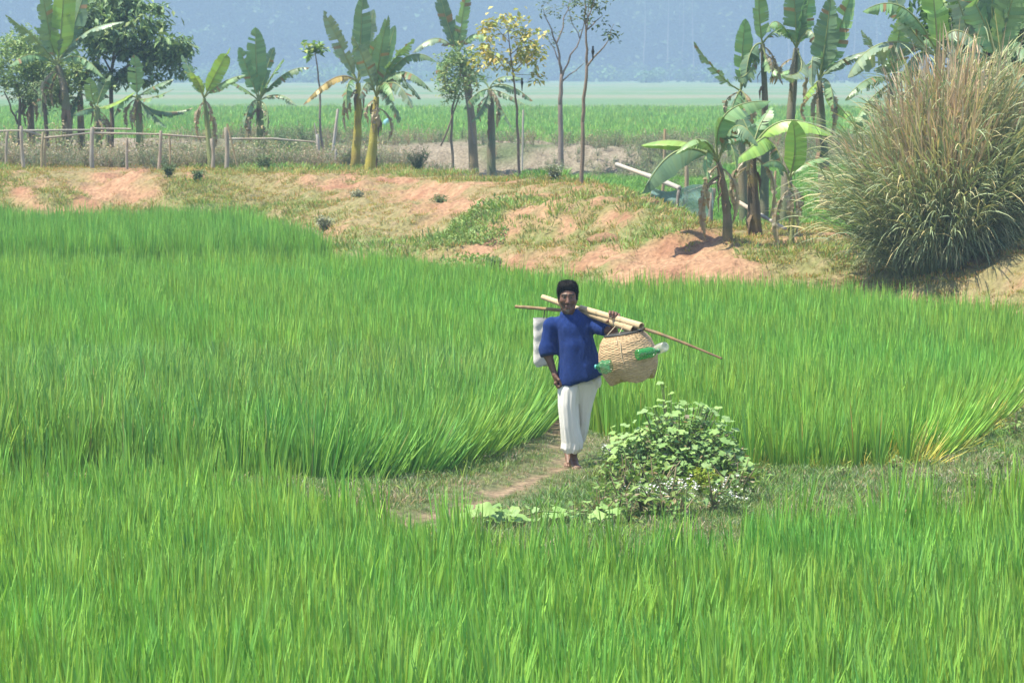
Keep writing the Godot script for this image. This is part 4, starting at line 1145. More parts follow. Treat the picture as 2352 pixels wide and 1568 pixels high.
func build_fences() -> void:
	rng.seed = 3000
	var wood := matt("weathered_bamboo", 0.75, 0.0, 0.35, 0.6, 9.0, 0.3)
	var grey := Color(0.47, 0.42, 0.34)
	var tan := Color(0.50, 0.40, 0.24)
	var d := 77.0
	var o := at(292, 397, d)
	var fence := thing("bamboo_fence", "sagging bamboo rail fence with uneven posts along the bank top", "fence", Vector3(o.x, land(o.x, d), o.z))
	var b := fence.position
	for p in [[14, 362, 16, 303, 0.035, d], [55, 388, 48, 289, 0.045, d - 0.5], [95, 375, 98, 303, 0.03, d], [105, 380, 102, 318, 0.025, d + 0.2], [211, 375, 211, 292, 0.055, d - 0.1], [292, 400, 291, 318, 0.035, d - 0.8], [363, 392, 369, 300, 0.04, d - 0.2], [389, 380, 388, 306, 0.025, d + 0.4], [487, 395, 485, 318, 0.045, d - 0.7], [519, 396, 519, 292, 0.055, d - 0.8], [549, 394, 521, 284, 0.022, d - 0.9]]:
		var q := at(p[0], p[1], p[5])
		q.y = minf(q.y, land(q.x, p[5]) - 0.1)
		part("post", pole(q - b, at(p[2], p[3], p[5]) - b, p[4], p[4] * 0.85, grey if p[4] > 0.03 else tan), wood, fence)
	for r in [[-20, 301, 60, 299], [40, 300, 211, 298], [55, 300, 98, 312], [88, 318, 215, 304], [208, 305, 370, 308], [360, 308, 490, 317], [212, 295, 300, 296], [515, 319, 640, 318], [620, 318, 724, 326]]:
		part("rail", pole(at(r[0], r[1], d + 0.12) - b, at(r[2], r[3], d + 0.12) - b, 0.026, 0.02, grey), wood, fence)
	for p in [[727, 365, 728, 308, 0.045, 79.0, "short white weathered post behind the golden banana stems"], [773, 378, 772, 342, 0.04, 78.0, "stub of a pale post left of the golden banana stems"], [755, 330, 776, 250, 0.04, 84.0, "long leaning pale pole behind the weedy bank"], [1198, 330, 1202, 252, 0.03, 88.0, "pale stake beside the yellow leaved sapling"], [745, 322, 722, 282, 0.02, 83.0, "thin crooked stake near the tufted sapling"]]:
		var q := at(p[0], p[1], p[5])
		q.y = minf(q.y, land(q.x, p[5]) - 0.05)
		tag(part("wooden_pole", pole(Vector3.ZERO, at(p[2], p[3], p[5]) - q, p[4], p[4] * 0.8, Color(0.55, 0.52, 0.48)), wood, self, q), p[6], "pole")
	# the netted pen
	var e := at(1575, 515, 55.5)
	var pen := thing("net_pen", "sagging blue green net hung on stakes round a small pen", "net", Vector3(e.x, land(e.x, 55.5), e.z))
	b = pen.position
	for p in [[1495, 480, 1500, 430, 0.02, 57.0], [1558, 515, 1560, 436, 0.03, 55.6], [1634, 535, 1641, 432, 0.045, 54.4]]:
		var q := at(p[0], p[1], p[5])
		q.y = minf(q.y, land(q.x, p[5]) - 0.05)
		part("post", pole(q - b, at(p[2], p[3], p[5]) - b, p[4], p[4] * 0.9, Color(0.36, 0.32, 0.28)), wood, pen)
	var net := matt("net", 0.8, 0.3, 0.3)
	var sh := Shape.new()
	var rows := 34
	var cols := 60
	for r in rows + 1:
		for k in cols + 1:
			var t := float(k) / cols
			var px := lerpf(1497, 1638, t)
			var dd := lerpf(57.0, 54.4, t) - 0.05
			var top := 430.0 + 9.0 * sin(PI * t * 2.0) + 4.0 * t
			var p := at(px, top, dd)
			var g := land(p.x, dd) - 0.02
			p.y = lerpf(g, p.y, float(r) / rows)
			p.z += 0.05 * sin(t * 17.0 + r * 0.12) + 0.02 * sin(r * 0.4)
			sh.vert(p - b, vary(Color(0.17, 0.28, 0.26), 0.2))
	# knotted mesh: the cords between the holes
	var cords := Shape.new()
	for r in rows + 1:
		for k in cols + 1:
			var i := r * (cols + 1) + k
			var c := sh.c[i]
			if k < cols:
				var a := sh.v[i]
				var z := sh.v[i + 1]
				cords.flat_quad(a + Vector3(0, 0.005, 0), z + Vector3(0, 0.005, 0), z - Vector3(0, 0.005, 0), a - Vector3(0, 0.005, 0), c)
			if r < rows:
				var a := sh.v[i]
				var z := sh.v[i + cols + 1]
				cords.flat_quad(a + Vector3(0.005, 0, 0.002), z + Vector3(0.005, 0, 0.002), z - Vector3(0.005, 0, -0.002), a - Vector3(0.005, 0, -0.002), c)
	part("netting", cords.done(), net, pen)
	for p in [[1416, 378, 1562, 432, 0.04, 0.045, 57.5, 55.7, "pale bare pole slanting down over the net pen"], [1582, 440, 1644, 418, 0.028, 0.022, 55.5, 54.5, "short pale pole propped across the net pen's top"], [1683, 456, 1805, 525, 0.035, 0.025, 53.6, 52.2, "grey pole slanting behind the banana stems to the reeds"]]:
		var q := at(p[0], p[1], p[6])
		tag(part("slanting_pole", pole(Vector3.ZERO, at(p[2], p[3], p[7]) - q, p[4], p[5], Color(0.60, 0.54, 0.46)), wood, self, q), p[8], "pole")
	for p in [[1517, 380, 1528, 296, 0.032, 62.0, "upright tan bamboo stake behind the slanting pale pole"], [1572, 440, 1577, 370, 0.04, 56.5, "forked tan stake standing at the back of the net pen"], [1776, 515, 1782, 392, 0.022, 54.0, "thin pale stake between the brown banana stem and the reeds"]]:
		var q := at(p[0], p[1], p[5])
		q.y = minf(q.y, land(q.x, p[5]) - 0.05)
		tag(part("wooden_stake", pole(Vector3.ZERO, at(p[2], p[3], p[5]) - q, p[4], p[4] * 0.9, Color(0.52, 0.40, 0.25)), wood, self, q), p[6], "stake")
	# lumps of dug earth
	var clay := matt("clod", 0.95, 0.0, 0.2, 3.0, 5.0, 0.3)
	for c in [[1484, 486, 55.6, 0.17, "pale rounded clod of dug earth before the net pen"], [1545, 500, 54.9, 0.16, "broken orange clod of dug earth before the net pen"], [1518, 495, 55.2, 0.10, "small flat clod between two larger ones before the net pen"], [1388, 528, 53.0, 0.2, "dark orange lump slumped on the bank face"]]:
		var p := at(c[0], c[1], c[2])
		p.y = land(p.x, c[2]) + c[3] * 0.12
		var sp := SphereMesh.new()
		sp.radius = c[3]
		sp.height = c[3] * 1.25
		sp.radial_segments = 20
		sp.rings = 12
		var ar := sp.get_mesh_arrays()
		var cl := Shape.new()
		cl.v = ar[Mesh.ARRAY_VERTEX]
		cl.i = ar[Mesh.ARRAY_INDEX]
		for k in cl.v.size():
			var q := cl.v[k]
			cl.v[k] = q * Vector3(1.25, 1, 1) * (1.0 + 0.35 * fine.get_noise_3d(q.x * 500.0 + c[0], q.y * 500.0, q.z * 500.0))
			cl.c.append(Color(0.52, 0.33, 0.19).lerp(Color(0.40, 0.25, 0.15), clampf(fine.get_noise_3dv(q * 900.0) + 0.5, 0, 1)))
		tag(part("earth_clod", cl.done(), clay, self, p), c[4], "clod", "clods of dug earth")
	# birds on the twigs
	var feather := matt("feathers", 0.5, 0.0, 0.5)
	for q in [[1362, 118, 60.8, "small dark long tailed bird perched on the bare sapling"], [1199, 190, 66.4, "small dark bird perched low in the yellow leaved sapling"]]:
		var s := Shape.new()
		s.tube([Vector3(0, 0.10, 0.03), Vector3(0, 0.09, 0.012), Vector3(0, 0.06, 0), Vector3(0, 0.0, 0.0), Vector3(0, -0.05, -0.012), Vector3(0, -0.16, -0.03)], [0.003, 0.017, 0.016, 0.03, 0.017, 0.008], Color(0.012, 0.013, 0.016), 8)
		tag(part("bird", s.done(), feather, self, at(q[0], q[1], q[2])), q[3], "bird", "dark birds on the twigs")
	# a pale blue bundle out in the far field
	var cloth := Shape.new()
	cloth.tube([Vector3(-0.16, 0, 0), Vector3(-0.1, 0.18, 0), Vector3(0, 0.4, 0.02), Vector3(0.06, 0.52, 0)], [0.08, 0.15, 0.12, 0.04], Color(0.16, 0.36, 0.42), 9, 0.15)
	var cp := at(888, 284, 160)
	tag(part("blue_bundle", cloth.done(), matt("cloth", 0.8), self, Vector3(cp.x, 0.25, cp.z)), "small pale blue bundle lying in the far rice field", "bundle")

# ---------------------------------------------------------------- the man: rounded bones blended into one skin
class Field:
	var a := PackedVector3Array()
	var b := PackedVector3Array()
	var r := PackedVector2Array()
	var k := PackedFloat32Array()
	var sc := PackedVector3Array()
	var op := PackedInt32Array()
	var clip: Array = []
	var wrinkle := 0.0
	var noise: FastNoiseLite
	func add(p: Vector3, q: Vector3, r0: float, r1: float, blend := 0.02, squash := Vector3.ONE, carve := 0, plane := []) -> void:
		a.append(p); b.append(q); r.append(Vector2(r0, r1)); k.append(blend); sc.append(squash); op.append(carve); clip.append(plane)
	func ball(p: Vector3, rr: float, blend := 0.02, squash := Vector3.ONE, carve := 0) -> void:
		add(p, p + Vector3(0, 1e-4, 0), rr, rr, blend, squash, carve)
	func near(c: Vector3, reach: float) -> Field:   # only the bones that matter within reach of c
		var g := Field.new()
		g.wrinkle = wrinkle
		g.noise = noise
		var e := PackedFloat32Array()
		var least := 1e3
		for n in a.size():
			var s := sc[n]
			var q := (c - a[n]) / s
			var ba := (b[n] - a[n]) / s
			var t := clampf(q.dot(ba) / ba.dot(ba), 0.0, 1.0)
			e.append(((q - ba * t).length() - lerpf(r[n].x, r[n].y, t)) * minf(s.x, minf(s.y, s.z)))
			if op[n] == 0 and not clip[n].size(): least = minf(least, e[n])
		for n in a.size():
			if e[n] < minf(maxf(least, 0.0) + reach * 2.2 + 0.06 + k[n], 1e3):
				g.add(a[n], b[n], r[n].x, r[n].y, k[n], sc[n], op[n], clip[n])
		return g
	func dist(p: Vector3) -> float:
		var d := 1e3
		for n in a.size():
			var s := sc[n]
			var q := (p - a[n]) / s
			var ba := (b[n] - a[n]) / s
			var t := clampf(q.dot(ba) / ba.dot(ba), 0.0, 1.0)
			var e := ((q - ba * t).length() - lerpf(r[n].x, r[n].y, t)) * minf(s.x, minf(s.y, s.z))
			if clip[n].size():
				e = maxf(e, (clip[n][0] as Vector3).dot(p) - (clip[n][1] as float))
			var kk := k[n]
			if op[n] == 1:
				var h := maxf(kk - absf(d + e), 0.0) / kk
				d = maxf(d, -e) + h * h * kk * 0.25
			else:
				var h := maxf(kk - absf(d - e), 0.0) / kk
				d = minf(d, e) - h * h * kk * 0.25
		if wrinkle > 0.0 and absf(d) < 0.05:
			d += wrinkle * (noise.get_noise_3d(p.x * 280.0 + p.y * 60.0, p.y * 60.0, p.z * 280.0) + 0.3 * noise.get_noise_3d(p.x * 700.0, p.y * 300.0, p.z * 700.0))
		return d

func nets(f: Field, lo: Vector3, hi: Vector3, cell: float, paint: Callable, sh: Shape) -> void:
	var nx := int((hi.x - lo.x) / cell) + 2
	var ny := int((hi.y - lo.y) / cell) + 2
	var nz := int((hi.z - lo.z) / cell) + 2
	var val := PackedFloat32Array()
	val.resize(nx * ny * nz)
	var bl := 5
	var live := []
	var reach := cell * bl * 0.95 + 0.012
	for bx in range(0, nx, bl):
		for by in range(0, ny, bl):
			for bz in range(0, nz, bl):
				var c := f.dist(lo + Vector3(bx + bl * 0.5, by + bl * 0.5, bz + bl * 0.5) * cell)
				var near := absf(c) < reach
				if near: live.append([bx, by, bz])
				var g := f.near(lo + Vector3(bx + bl * 0.5, by + bl * 0.5, bz + bl * 0.5) * cell, cell * bl) if near else f
				for x in range(bx, mini(bx + bl, nx)):
					for y in range(by, mini(by + bl, ny)):
						var row := (x * ny + y) * nz
						for z in range(bz, mini(bz + bl, nz)):
							val[row + z] = g.dist(lo + Vector3(x, y, z) * cell) if near else c
	var ids := {}
	for lb in live:
		for x in range(lb[0], mini(lb[0] + bl, nx - 1)):
			for y in range(lb[1], mini(lb[1] + bl, ny - 1)):
				for z in range(lb[2], mini(lb[2] + bl, nz - 1)):
					var o := (x * ny + y) * nz + z
					var v0 := val[o]
					if absf(v0) > cell * 3.0: continue
					var sum := Vector3.ZERO
					var n := 0
					var cor := [v0, val[o + ny * nz], val[o + nz], val[o + nz + ny * nz], val[o + 1], val[o + 1 + ny * nz], val[o + 1 + nz], val[o + 1 + nz + ny * nz]]
					for e in [[0, 1], [2, 3], [4, 5], [6, 7], [0, 2], [1, 3], [4, 6], [5, 7], [0, 4], [1, 5], [2, 6], [3, 7]]:
						var p: float = cor[e[0]]
						var q: float = cor[e[1]]
						if (p < 0.0) != (q < 0.0):
							var t := p / (p - q)
							sum += Vector3(e[0] & 1, (e[0] >> 1) & 1, e[0] >> 2).lerp(Vector3(e[1] & 1, (e[1] >> 1) & 1, e[1] >> 2), t)
							n += 1
					if n:
						var pos := lo + (Vector3(x, y, z) + sum / n) * cell
						ids[o] = sh.vert(pos, paint.call(pos))
	var sx := ny * nz
	for o in ids:
		var v0 := val[o]
		for ax in 3:
			var st: int = [sx, nz, 1][ax]
			var u: int = [nz, 1, sx][ax]
			var w: int = [1, sx, nz][ax]
			if o + st >= val.size(): continue
			var v1 := val[o + st]
			if (v0 < 0.0) == (v1 < 0.0): continue
			if not (ids.has(o - u) and ids.has(o - w) and ids.has(o - u - w)): continue
			if v0 < 0.0: sh.quad(ids[o], ids[o - w], ids[o - u - w], ids[o - u])
			else: sh.quad(ids[o], ids[o - u], ids[o - u - w], ids[o - w])

var man := Vector3.ZERO
func lp(px: float, py: float, z := 0.0) -> Vector3: return at(px, py, -man.z - z) - man

# a closed cloth tube: rings of [centre, half x, half z], with folds that run down it
func draped(sh: Shape, rings: Array, folds: int, depth: float, phase: float, col: Color) -> void:
	var n := 72
	var prev := -1
	for k in rings.size():
		var s := float(k) / (rings.size() - 1)
		var c: Vector3 = rings[k][0]
		var first := sh.v.size()
		for j in n:
			var a := TAU * j / n
			var ridge := sin(a * folds + phase + 0.7 * sin(s * 3.0 + a)) * 0.6 + sin(a * (folds * 2 + 1) + s * 2.0) * 0.4
			var rr := 1.0 + depth * (0.35 + 0.65 * s) * ridge + 0.10 * fine.get_noise_3d(cos(a) * 45.0 + phase * 100.0, s * 70.0, sin(a) * 45.0)
			sh.vert(c + Vector3(cos(a) * rings[k][1] * rr, 0.006 * sin(a * 5.0) * s, sin(a) * rings[k][2] * rr), col)
		if prev >= 0:
			for j in n: sh.quad(prev + j, prev + (j + 1) % n, first + (j + 1) % n, first + j)
		prev = first

func smooth_rings(keys: Array, n: int) -> Array:
	var out := []
	for k in n + 1:
		var t := float(k) / n * (keys.size() - 1)
		var i := mini(int(t), keys.size() - 2)
		var f := t - i
		f = f * f * (3.0 - 2.0 * f) * 0.5 + f * 0.5
		out.append([(keys[i][0] as Vector3).lerp(keys[i + 1][0], f), lerpf(keys[i][1], keys[i + 1][1], f), lerpf(keys[i][2], keys[i + 1][2], f)])
	return out

func build_person() -> void:
	rng.seed = 4000
	man = on(1318, 1070)
	man.y = land(man.x, -man.z)
	var root := thing("person", "barefoot man in blue sweater and white lungi walking with a shoulder pole", "person", man)
	var hc := lp(1304, 681, 0.03)          # between the eyes, at the head's axis
	var zp := 0.32                          # where his raised hand meets the pole
	var f := Field.new()
	# head
	f.ball(hc + Vector3(0, 0.03, -0.01), 1.0, 0.03, Vector3(0.077, 0.092, 0.097))
	f.add(hc + Vector3(0, -0.005, 0.03), hc + Vector3(0, -0.105, 0.047), 0.067, 0.044, 0.03)
	f.ball(hc + Vector3(0, -0.122, 0.066), 0.023, 0.03)
	for s in [-1.0, 1.0]:
		f.ball(hc + Vector3(0.043 * s, -0.035, 0.062), 0.028, 0.03)
		f.add(hc + Vector3(0.062 * s, -0.05, 0.0), hc + Vector3(0.045 * s, -0.1, 0.03), 0.02, 0.018, 0.03)
		f.ball(hc + Vector3(0.081 * s, -0.018, -0.005), 1.0, 0.008, Vector3(0.011, 0.034, 0.02))
		f.ball(hc + Vector3(0.032 * s, 0.0, 0.112), 0.019, 0.016, Vector3.ONE, 1)
		f.ball(hc + Vector3(0.031 * s, 0.0, 0.083), 0.0125, 0.004)
		f.add(hc + Vector3(0.012 * s, 0.021, 0.094), hc + Vector3(0.05 * s, 0.02, 0.078), 0.012, 0.009, 0.014)
		f.ball(hc + Vector3(0.013 * s, -0.05, 0.104), 0.0105, 0.01)
	f.add(hc + Vector3(0, 0.012, 0.093), hc + Vector3(0, -0.045, 0.117), 0.009, 0.0145, 0.014)
	f.add(hc + Vector3(-0.014, -0.080, 0.094), hc + Vector3(0.014, -0.080, 0.094), 0.0085, 0.0085, 0.008)
	f.add(hc + Vector3(-0.011, -0.095, 0.092), hc + Vector3(0.011, -0.095, 0.092), 0.0098, 0.0098, 0.008)
	# neck, trunk, legs
	f.add(hc + Vector3(0, -0.09, -0.02), lp(1311, 735, -0.02), 0.052, 0.062, 0.04)
	f.add(lp(1311, 742, -0.01), lp(1322, 800, 0.0), 0.10, 0.12, 0.06, Vector3(1.1, 1, 0.75))
	f.add(lp(1322, 800, 0.0), lp(1332, 870, -0.02), 0.115, 0.115, 0.06, Vector3(1.1, 1, 0.75))
	f.add(lp(1272, 748, 0.0), lp(1360, 744, 0.0), 0.045, 0.045, 0.05)
	var ankle := Vector3(0.0, 0.085, -0.02)
	f.add(lp(1312, 880, 0.0), lp(1316, 975, 0.04), 0.08, 0.055, 0.04)
	f.add(lp(1316, 975, 0.04), ankle + Vector3(0, 0.03, -0.01), 0.052, 0.034, 0.04)
	var heel2 := Vector3(-0.045, 0.15, -0.30)
	f.add(lp(1342, 880, -0.04), lp(1334, 975, -0.13), 0.07, 0.042, 0.04)
	f.add(lp(1334, 975, -0.13), heel2, 0.042, 0.030, 0.04)
	# arms
	f.add(lp(1266, 752, 0.0), lp(1259, 815, 0.0), 0.047, 0.040, 0.04)
	f.add(lp(1259, 815, 0.0), lp(1274, 859, 0.05), 0.041, 0.026, 0.03)
	var elbow := lp(1409, 763, zp - 0.12)
	f.add(lp(1362, 748, 0.0), elbow, 0.046, 0.038, 0.04)
	f.add(elbow, lp(1412, 738, zp - 0.055), 0.038, 0.027, 0.03)
	# the hanging fist: palm towards the thigh, fingers rolled in
	var fist := Field.new()
	fist.add(lp(1268, 842, 0.03), lp(1274, 859, 0.05), 0.031, 0.025, 0.02)
	fist.add(lp(1275, 862, 0.055), lp(1279, 878, 0.062), 0.027, 0.026, 0.02, Vector3(0.85, 1, 1.25))
	for j in 4:
		var z := 0.096 - 0.021 * j
		var g := 1.0 - 0.09 * absf(j - 1.0)
		fist.add(lp(1275, 880, z), lp(1280 + g, 888 + g, z), 0.0125, 0.0115, 0.006)
		fist.add(lp(1280 + g, 888 + g, z), lp(1287 + g, 886, z), 0.0115, 0.010, 0.005)
		fist.add(lp(1287 + g, 886, z), lp(1287, 878, z), 0.010, 0.009, 0.005)
	fist.add(lp(1278, 866, 0.083), lp(1284, 873, 0.104), 0.0145, 0.0125, 0.012)
	fist.add(lp(1284, 873, 0.104), lp(1289, 883, 0.108), 0.0122, 0.0095, 0.006)
	# the raised hand: palm behind the pole, fingers over its top
	var grip := Field.new()
	grip.add(lp(1411, 746, zp - 0.085), lp(1412, 738, zp - 0.055), 0.031, 0.027, 0.02)
	grip.add(lp(1412, 736, zp - 0.05), lp(1413, 722, zp - 0.032), 0.026, 0.024, 0.02, Vector3(1.35, 1, 0.8))
	for j in 4:
		var x := 1402.0 + 7.0 * j
		var rise_y := [0.0, -1.2, -0.8, 0.8][j] as float
		grip.add(lp(x, 721.0 + rise_y + j * 1.5, zp - 0.03), lp(x - 1, 715.5 + rise_y + j * 2.0, zp + 0.012), 0.0118, 0.0112, 0.006)
		grip.add(lp(x - 1, 715.5 + rise_y + j * 2.0, zp + 0.012), lp(x - 1.5, 720.0 + rise_y + j * 2.3, zp + 0.047), 0.0112, 0.0100, 0.005)
		grip.add(lp(x - 1.5, 720.0 + rise_y + j * 2.3, zp + 0.047), lp(x - 1, 728.0 + rise_y + j * 2.2, zp + 0.052), 0.0100, 0.0088, 0.005)
	grip.add(lp(1404, 732, zp - 0.045), lp(1396, 738, zp - 0.015), 0.0135, 0.0115, 0.01)
	grip.add(lp(1396, 738, zp - 0.015), lp(1393, 739, zp + 0.018), 0.0115, 0.0095, 0.006)
	# feet
	var toes := Field.new()
	toes.add(ankle + Vector3(0, 0.06, -0.005), ankle, 0.033, 0.032, 0.02)
	toes.ball(Vector3(-0.005, 0.034, -0.045), 0.033, 0.03)
	toes.add(ankle + Vector3(0.0, -0.02, 0.01), Vector3(0.02, 0.028, 0.11), 0.034, 0.024, 0.03, Vector3(1.25, 0.9, 1))
	toes.add(Vector3(-0.005, 0.022, -0.04), Vector3(0.045, 0.02, 0.10), 0.024, 0.02, 0.03)
	for j in 5:
		var px := -0.012 + j * 0.0185
		var ln := [0.052, 0.046, 0.04, 0.032, 0.024][j] as float
		var rr := [0.0135, 0.0095, 0.009, 0.0085, 0.008][j] as float
		toes.add(Vector3(px, 0.02, 0.115 - j * 0.006), Vector3(px + 0.006 + j * 0.003, 0.013, 0.115 - j * 0.006 + ln), rr * 1.15, rr, 0.007)
	toes.add(heel2 + Vector3(0, 0.06, 0.02), heel2 + Vector3(0, 0.0, 0.0), 0.031, 0.029, 0.02)
	toes.ball(heel2 + Vector3(0, -0.03, -0.03), 0.03, 0.03)
	toes.add(heel2 + Vector3(0, -0.03, 0.0), Vector3(-0.04, 0.035, -0.18), 0.03, 0.022, 0.03, Vector3(1.25, 0.9, 1))
	for j in 5:
		var px := -0.078 + j * 0.018
		toes.add(Vector3(px, 0.03, -0.185), Vector3(px, 0.012, -0.145), 0.010, 0.0085, 0.006)
	var skin := Color(0.135, 0.068, 0.044)
	var face := func(p: Vector3) -> Color:
		var q := p - hc
		var c := skin
		var n := fine.get_noise_3d(p.x * 1500.0, p.y * 1500.0, p.z * 1500.0)
		c = c * (1.0 + 0.18 * n)
		if q.z > 0.06 and absf(q.x) < 0.02 and q.y < -0.075 and q.y > -0.104: c = Color(0.16, 0.082, 0.07) if absf(q.y + 0.088) > 0.0025 else Color(0.04, 0.02, 0.018)      # lips
		elif q.y < -0.055 and q.z > 0.0 and (q.y < -0.104 or absf(q.x) > 0.018 or q.y > -0.073) and absf(q.x) < 0.07:
			c = c.lerp(Color(0.05, 0.045, 0.042), clampf(0.32 + n * 0.7, 0.05, 0.7))                                  # stubble and moustache
			if q.y < -0.112 and absf(q.x) < 0.02: c = c.lerp(Color(0.20, 0.18, 0.17), clampf(0.4 + n, 0, 0.8))          # grey on the chin
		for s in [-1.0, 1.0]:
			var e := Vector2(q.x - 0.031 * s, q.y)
			if q.z > 0.086 and e.length() < 0.011: c = Color(0.13, 0.11, 0.10) if e.length() > 0.0065 else Color(0.015, 0.01, 0.008)  # eye whites painted dark: the shade in the sockets is put into the colour
			if q.z > 0.07 and absf(e.x) < 0.025 and q.y > 0.019 and q.y < 0.030: c = Color(0.025, 0.02, 0.018)        # brows
		return c
	var plain_skin := func(p: Vector3) -> Color:
		var n := fine.get_noise_3d(p.x * 1500.0, p.y * 1500.0, p.z * 1500.0)
		return skin * (1.0 + 0.2 * n)
	var foot_skin := func(p: Vector3) -> Color:
		var n := fine.get_noise_3d(p.x * 1500.0, p.y * 1500.0, p.z * 1500.0)
		return skin.lerp(Color(0.30, 0.20, 0.14), clampf(0.35 + n * 0.8 if p.y < 0.05 else n * 0.4, 0, 1))     # dust of the path
	var body := Shape.new()
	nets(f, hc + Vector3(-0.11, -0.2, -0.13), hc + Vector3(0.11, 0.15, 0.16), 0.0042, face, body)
	nets(f, Vector3(-0.36, 0.08, -0.36), Vector3(0.48, 1.38, 0.32), 0.013, plain_skin, body)
	nets(fist, lp(1255, 893, -0.03), lp(1300, 838, 0.16), 0.0036, plain_skin, body)
	nets(grip, lp(1380, 758, zp - 0.14), lp(1438, 704, zp + 0.1), 0.0036, plain_skin, body)
	nets(toes, Vector3(-0.12, -0.01, -0.38), Vector3(0.13, 0.24, 0.20), 0.0045, foot_skin, body)
	var sk := matt("skin", 0.52, 0.0, 0.45)
	sk.subsurf_scatter_enabled = true
	sk.subsurf_scatter_strength = 0.05
	part("body", body.done(), sk, root)
	# hair
	var hair := Field.new()
	hair.noise = fine
	hair.wrinkle = 0.012
	var hn := Vector3(0, -0.86, 0.51)
	var line_at := [hn, hn.dot(hc + Vector3(0, 0.062, 0.085))]
	hair.add(hc + Vector3(0, 0.045, -0.016), hc + Vector3(0, 0.0451, -0.016), 1.0, 1.0, 0.02, Vector3(0.093, 0.097, 0.104), 0, line_at)
	hair.add(hc + Vector3(-0.036, 0.093, 0.02), hc + Vector3(0.034, 0.097, 0.02), 0.045, 0.045, 0.03, Vector3.ONE, 0, line_at)
	hair.add(hc + Vector3(-0.045, 0.088, 0.058), hc + Vector3(0.045, 0.095, 0.058), 0.024, 0.022, 0.03, Vector3.ONE, 0, line_at)
	for s in [-1.0, 1.0]: hair.add(hc + Vector3(0.075 * s, 0.05, 0.03), hc + Vector3(0.079 * s, -0.015, 0.02), 0.016, 0.008, 0.02)
	var hs := Shape.new()
	var hair_col := func(p: Vector3) -> Color:
		return Color(0.007, 0.0065, 0.0065) * (1.0 + 0.5 * fine.get_noise_3d(p.x * 2600.0, p.y * 700.0, p.z * 2600.0))
	nets(hair, hc + Vector3(-0.13, -0.12, -0.16), hc + Vector3(0.13, 0.19, 0.14), 0.005, hair_col, hs)
	var skull := hs.v.size()
	for k in 2600:   # short hairs that break the outline
		var p := hs.v[rng.randi() % skull]
		var out := (p - hc - Vector3(0, 0.03, -0.02)).normalized()
		var dir := (out + Vector3(rng.randf_range(-0.7, 0.7), rng.randf_range(-0.6, 0.5), rng.randf_range(-0.5, 0.7))).normalized()
		var l := rng.randf_range(0.006, 0.014)
		hs.ribbon([p - out * 0.003, p + dir * l * 0.6, p + (dir + Vector3(0, -0.4, 0)).normalized() * l], [0.0028, 0.0022, 0.0], dir.cross(out + Vector3(0.1, 0.2, 0.3)).normalized(), Color(0.007, 0.0065, 0.0065) * rng.randf_range(0.6, 1.6))
	part("hair", hs.done(), matt("hair", 0.75, 0.0, 0.25), root)
	# sweater
	var sw := Field.new()
	sw.noise = fine
	sw.wrinkle = 0.017
	var h0 := lp(1290, 882, 0.0)
	var h1 := lp(1386, 858, 0.0)
	var hem := Vector3(h1.y - h0.y, -(h1.x - h0.x), 0).normalized()
	var hemc := [hem, hem.dot(h0)]
	sw.add(lp(1318, 758, 0.0), lp(1337, 855, 0.0), 0.165, 0.192, 0.05, Vector3(1, 1, 0.80), 0, hemc)
	sw.add(lp(1320, 800, 0.06), lp(1332, 866, 0.06), 0.09, 0.125, 0.06, Vector3.ONE, 0, hemc)
	sw.add(lp(1303, 840, 0.03), lp(1301, 885, 0.05), 0.06, 0.075, 0.05, Vector3.ONE, 0, hemc)
	sw.add(lp(1370, 835, 0.0), lp(1384, 866, 0.0), 0.05, 0.05, 0.05, Vector3.ONE, 0, hemc)
	sw.add(lp(1266, 744, -0.01), lp(1362, 741, -0.01), 0.062, 0.060, 0.05)
	sw.add(lp(1312, 734, -0.02), lp(1309, 722, -0.005), 0.085, 0.070, 0.05)
	var c0 := lp(1258, 815, 0.02)
	var cd := (lp(1262, 826, 0.04) - lp(1256, 790, 0.0)).normalized()
	sw.add(lp(1263, 752, 0.0), lp(1257, 800, 0.01), 0.066, 0.074, 0.04, Vector3(0.95, 1, 1), 0, [cd, cd.dot(c0)])
	sw.add(lp(1257, 800, 0.01), lp(1261, 822, 0.03), 0.075, 0.076, 0.03, Vector3(0.95, 1, 1), 0, [cd, cd.dot(c0)])
	var rd := (elbow - lp(1362, 746, 0.0)).normalized()
	sw.add(lp(1360, 746, 0.0), elbow, 0.070, 0.058, 0.05, Vector3.ONE, 0, [rd, rd.dot(lp(1396, 758, zp - 0.18))])
	sw.add(lp(1306, 718, 0.02), lp(1306, 690, 0.02), 0.058, 0.075, 0.01, Vector3.ONE, 1)
	# a rolled collar
	for j in 20:
		var a0 := TAU * j / 20.0
		var a1 := TAU * (j + 1) / 20.0
		var cc := lp(1308, 722, 0.0)
		sw.add(cc + Vector3(cos(a0) * 0.074, 0.006 - 0.022 * sin(a0), sin(a0) * 0.066), cc + Vector3(cos(a1) * 0.074, 0.006 - 0.022 * sin(a1), sin(a1) * 0.066), 0.0135, 0.0135, 0.012)
	var knit := func(p: Vector3) -> Color:
		var n := fine.get_noise_3d(p.x * 3600.0, p.y * 3600.0, p.z * 3600.0)
		return Color(0.020, 0.056, 0.25) * (1.0 + 0.34 * n)
	var ss := Shape.new()
	nets(sw, Vector3(-0.38, 0.68, -0.26), Vector3(0.46, 1.46, 0.30), 0.0085, knit, ss)
	var wool := matt("wool", 0.9, 0.0, 0.2, 0.35, 60.0, 0.3)
	wool.rim_enabled = true
	wool.rim = 0.12
	wool.rim_tint = 0.7
	part("sweater", ss.done(), wool, root)
	# lungi: a panel that falls over the forward leg, and the cloth round the leg behind
	var cotton := matt("cotton", 0.85, 0.12, 0.3, 0.25, 30.0, 0.06)
	var cl := Shape.new()
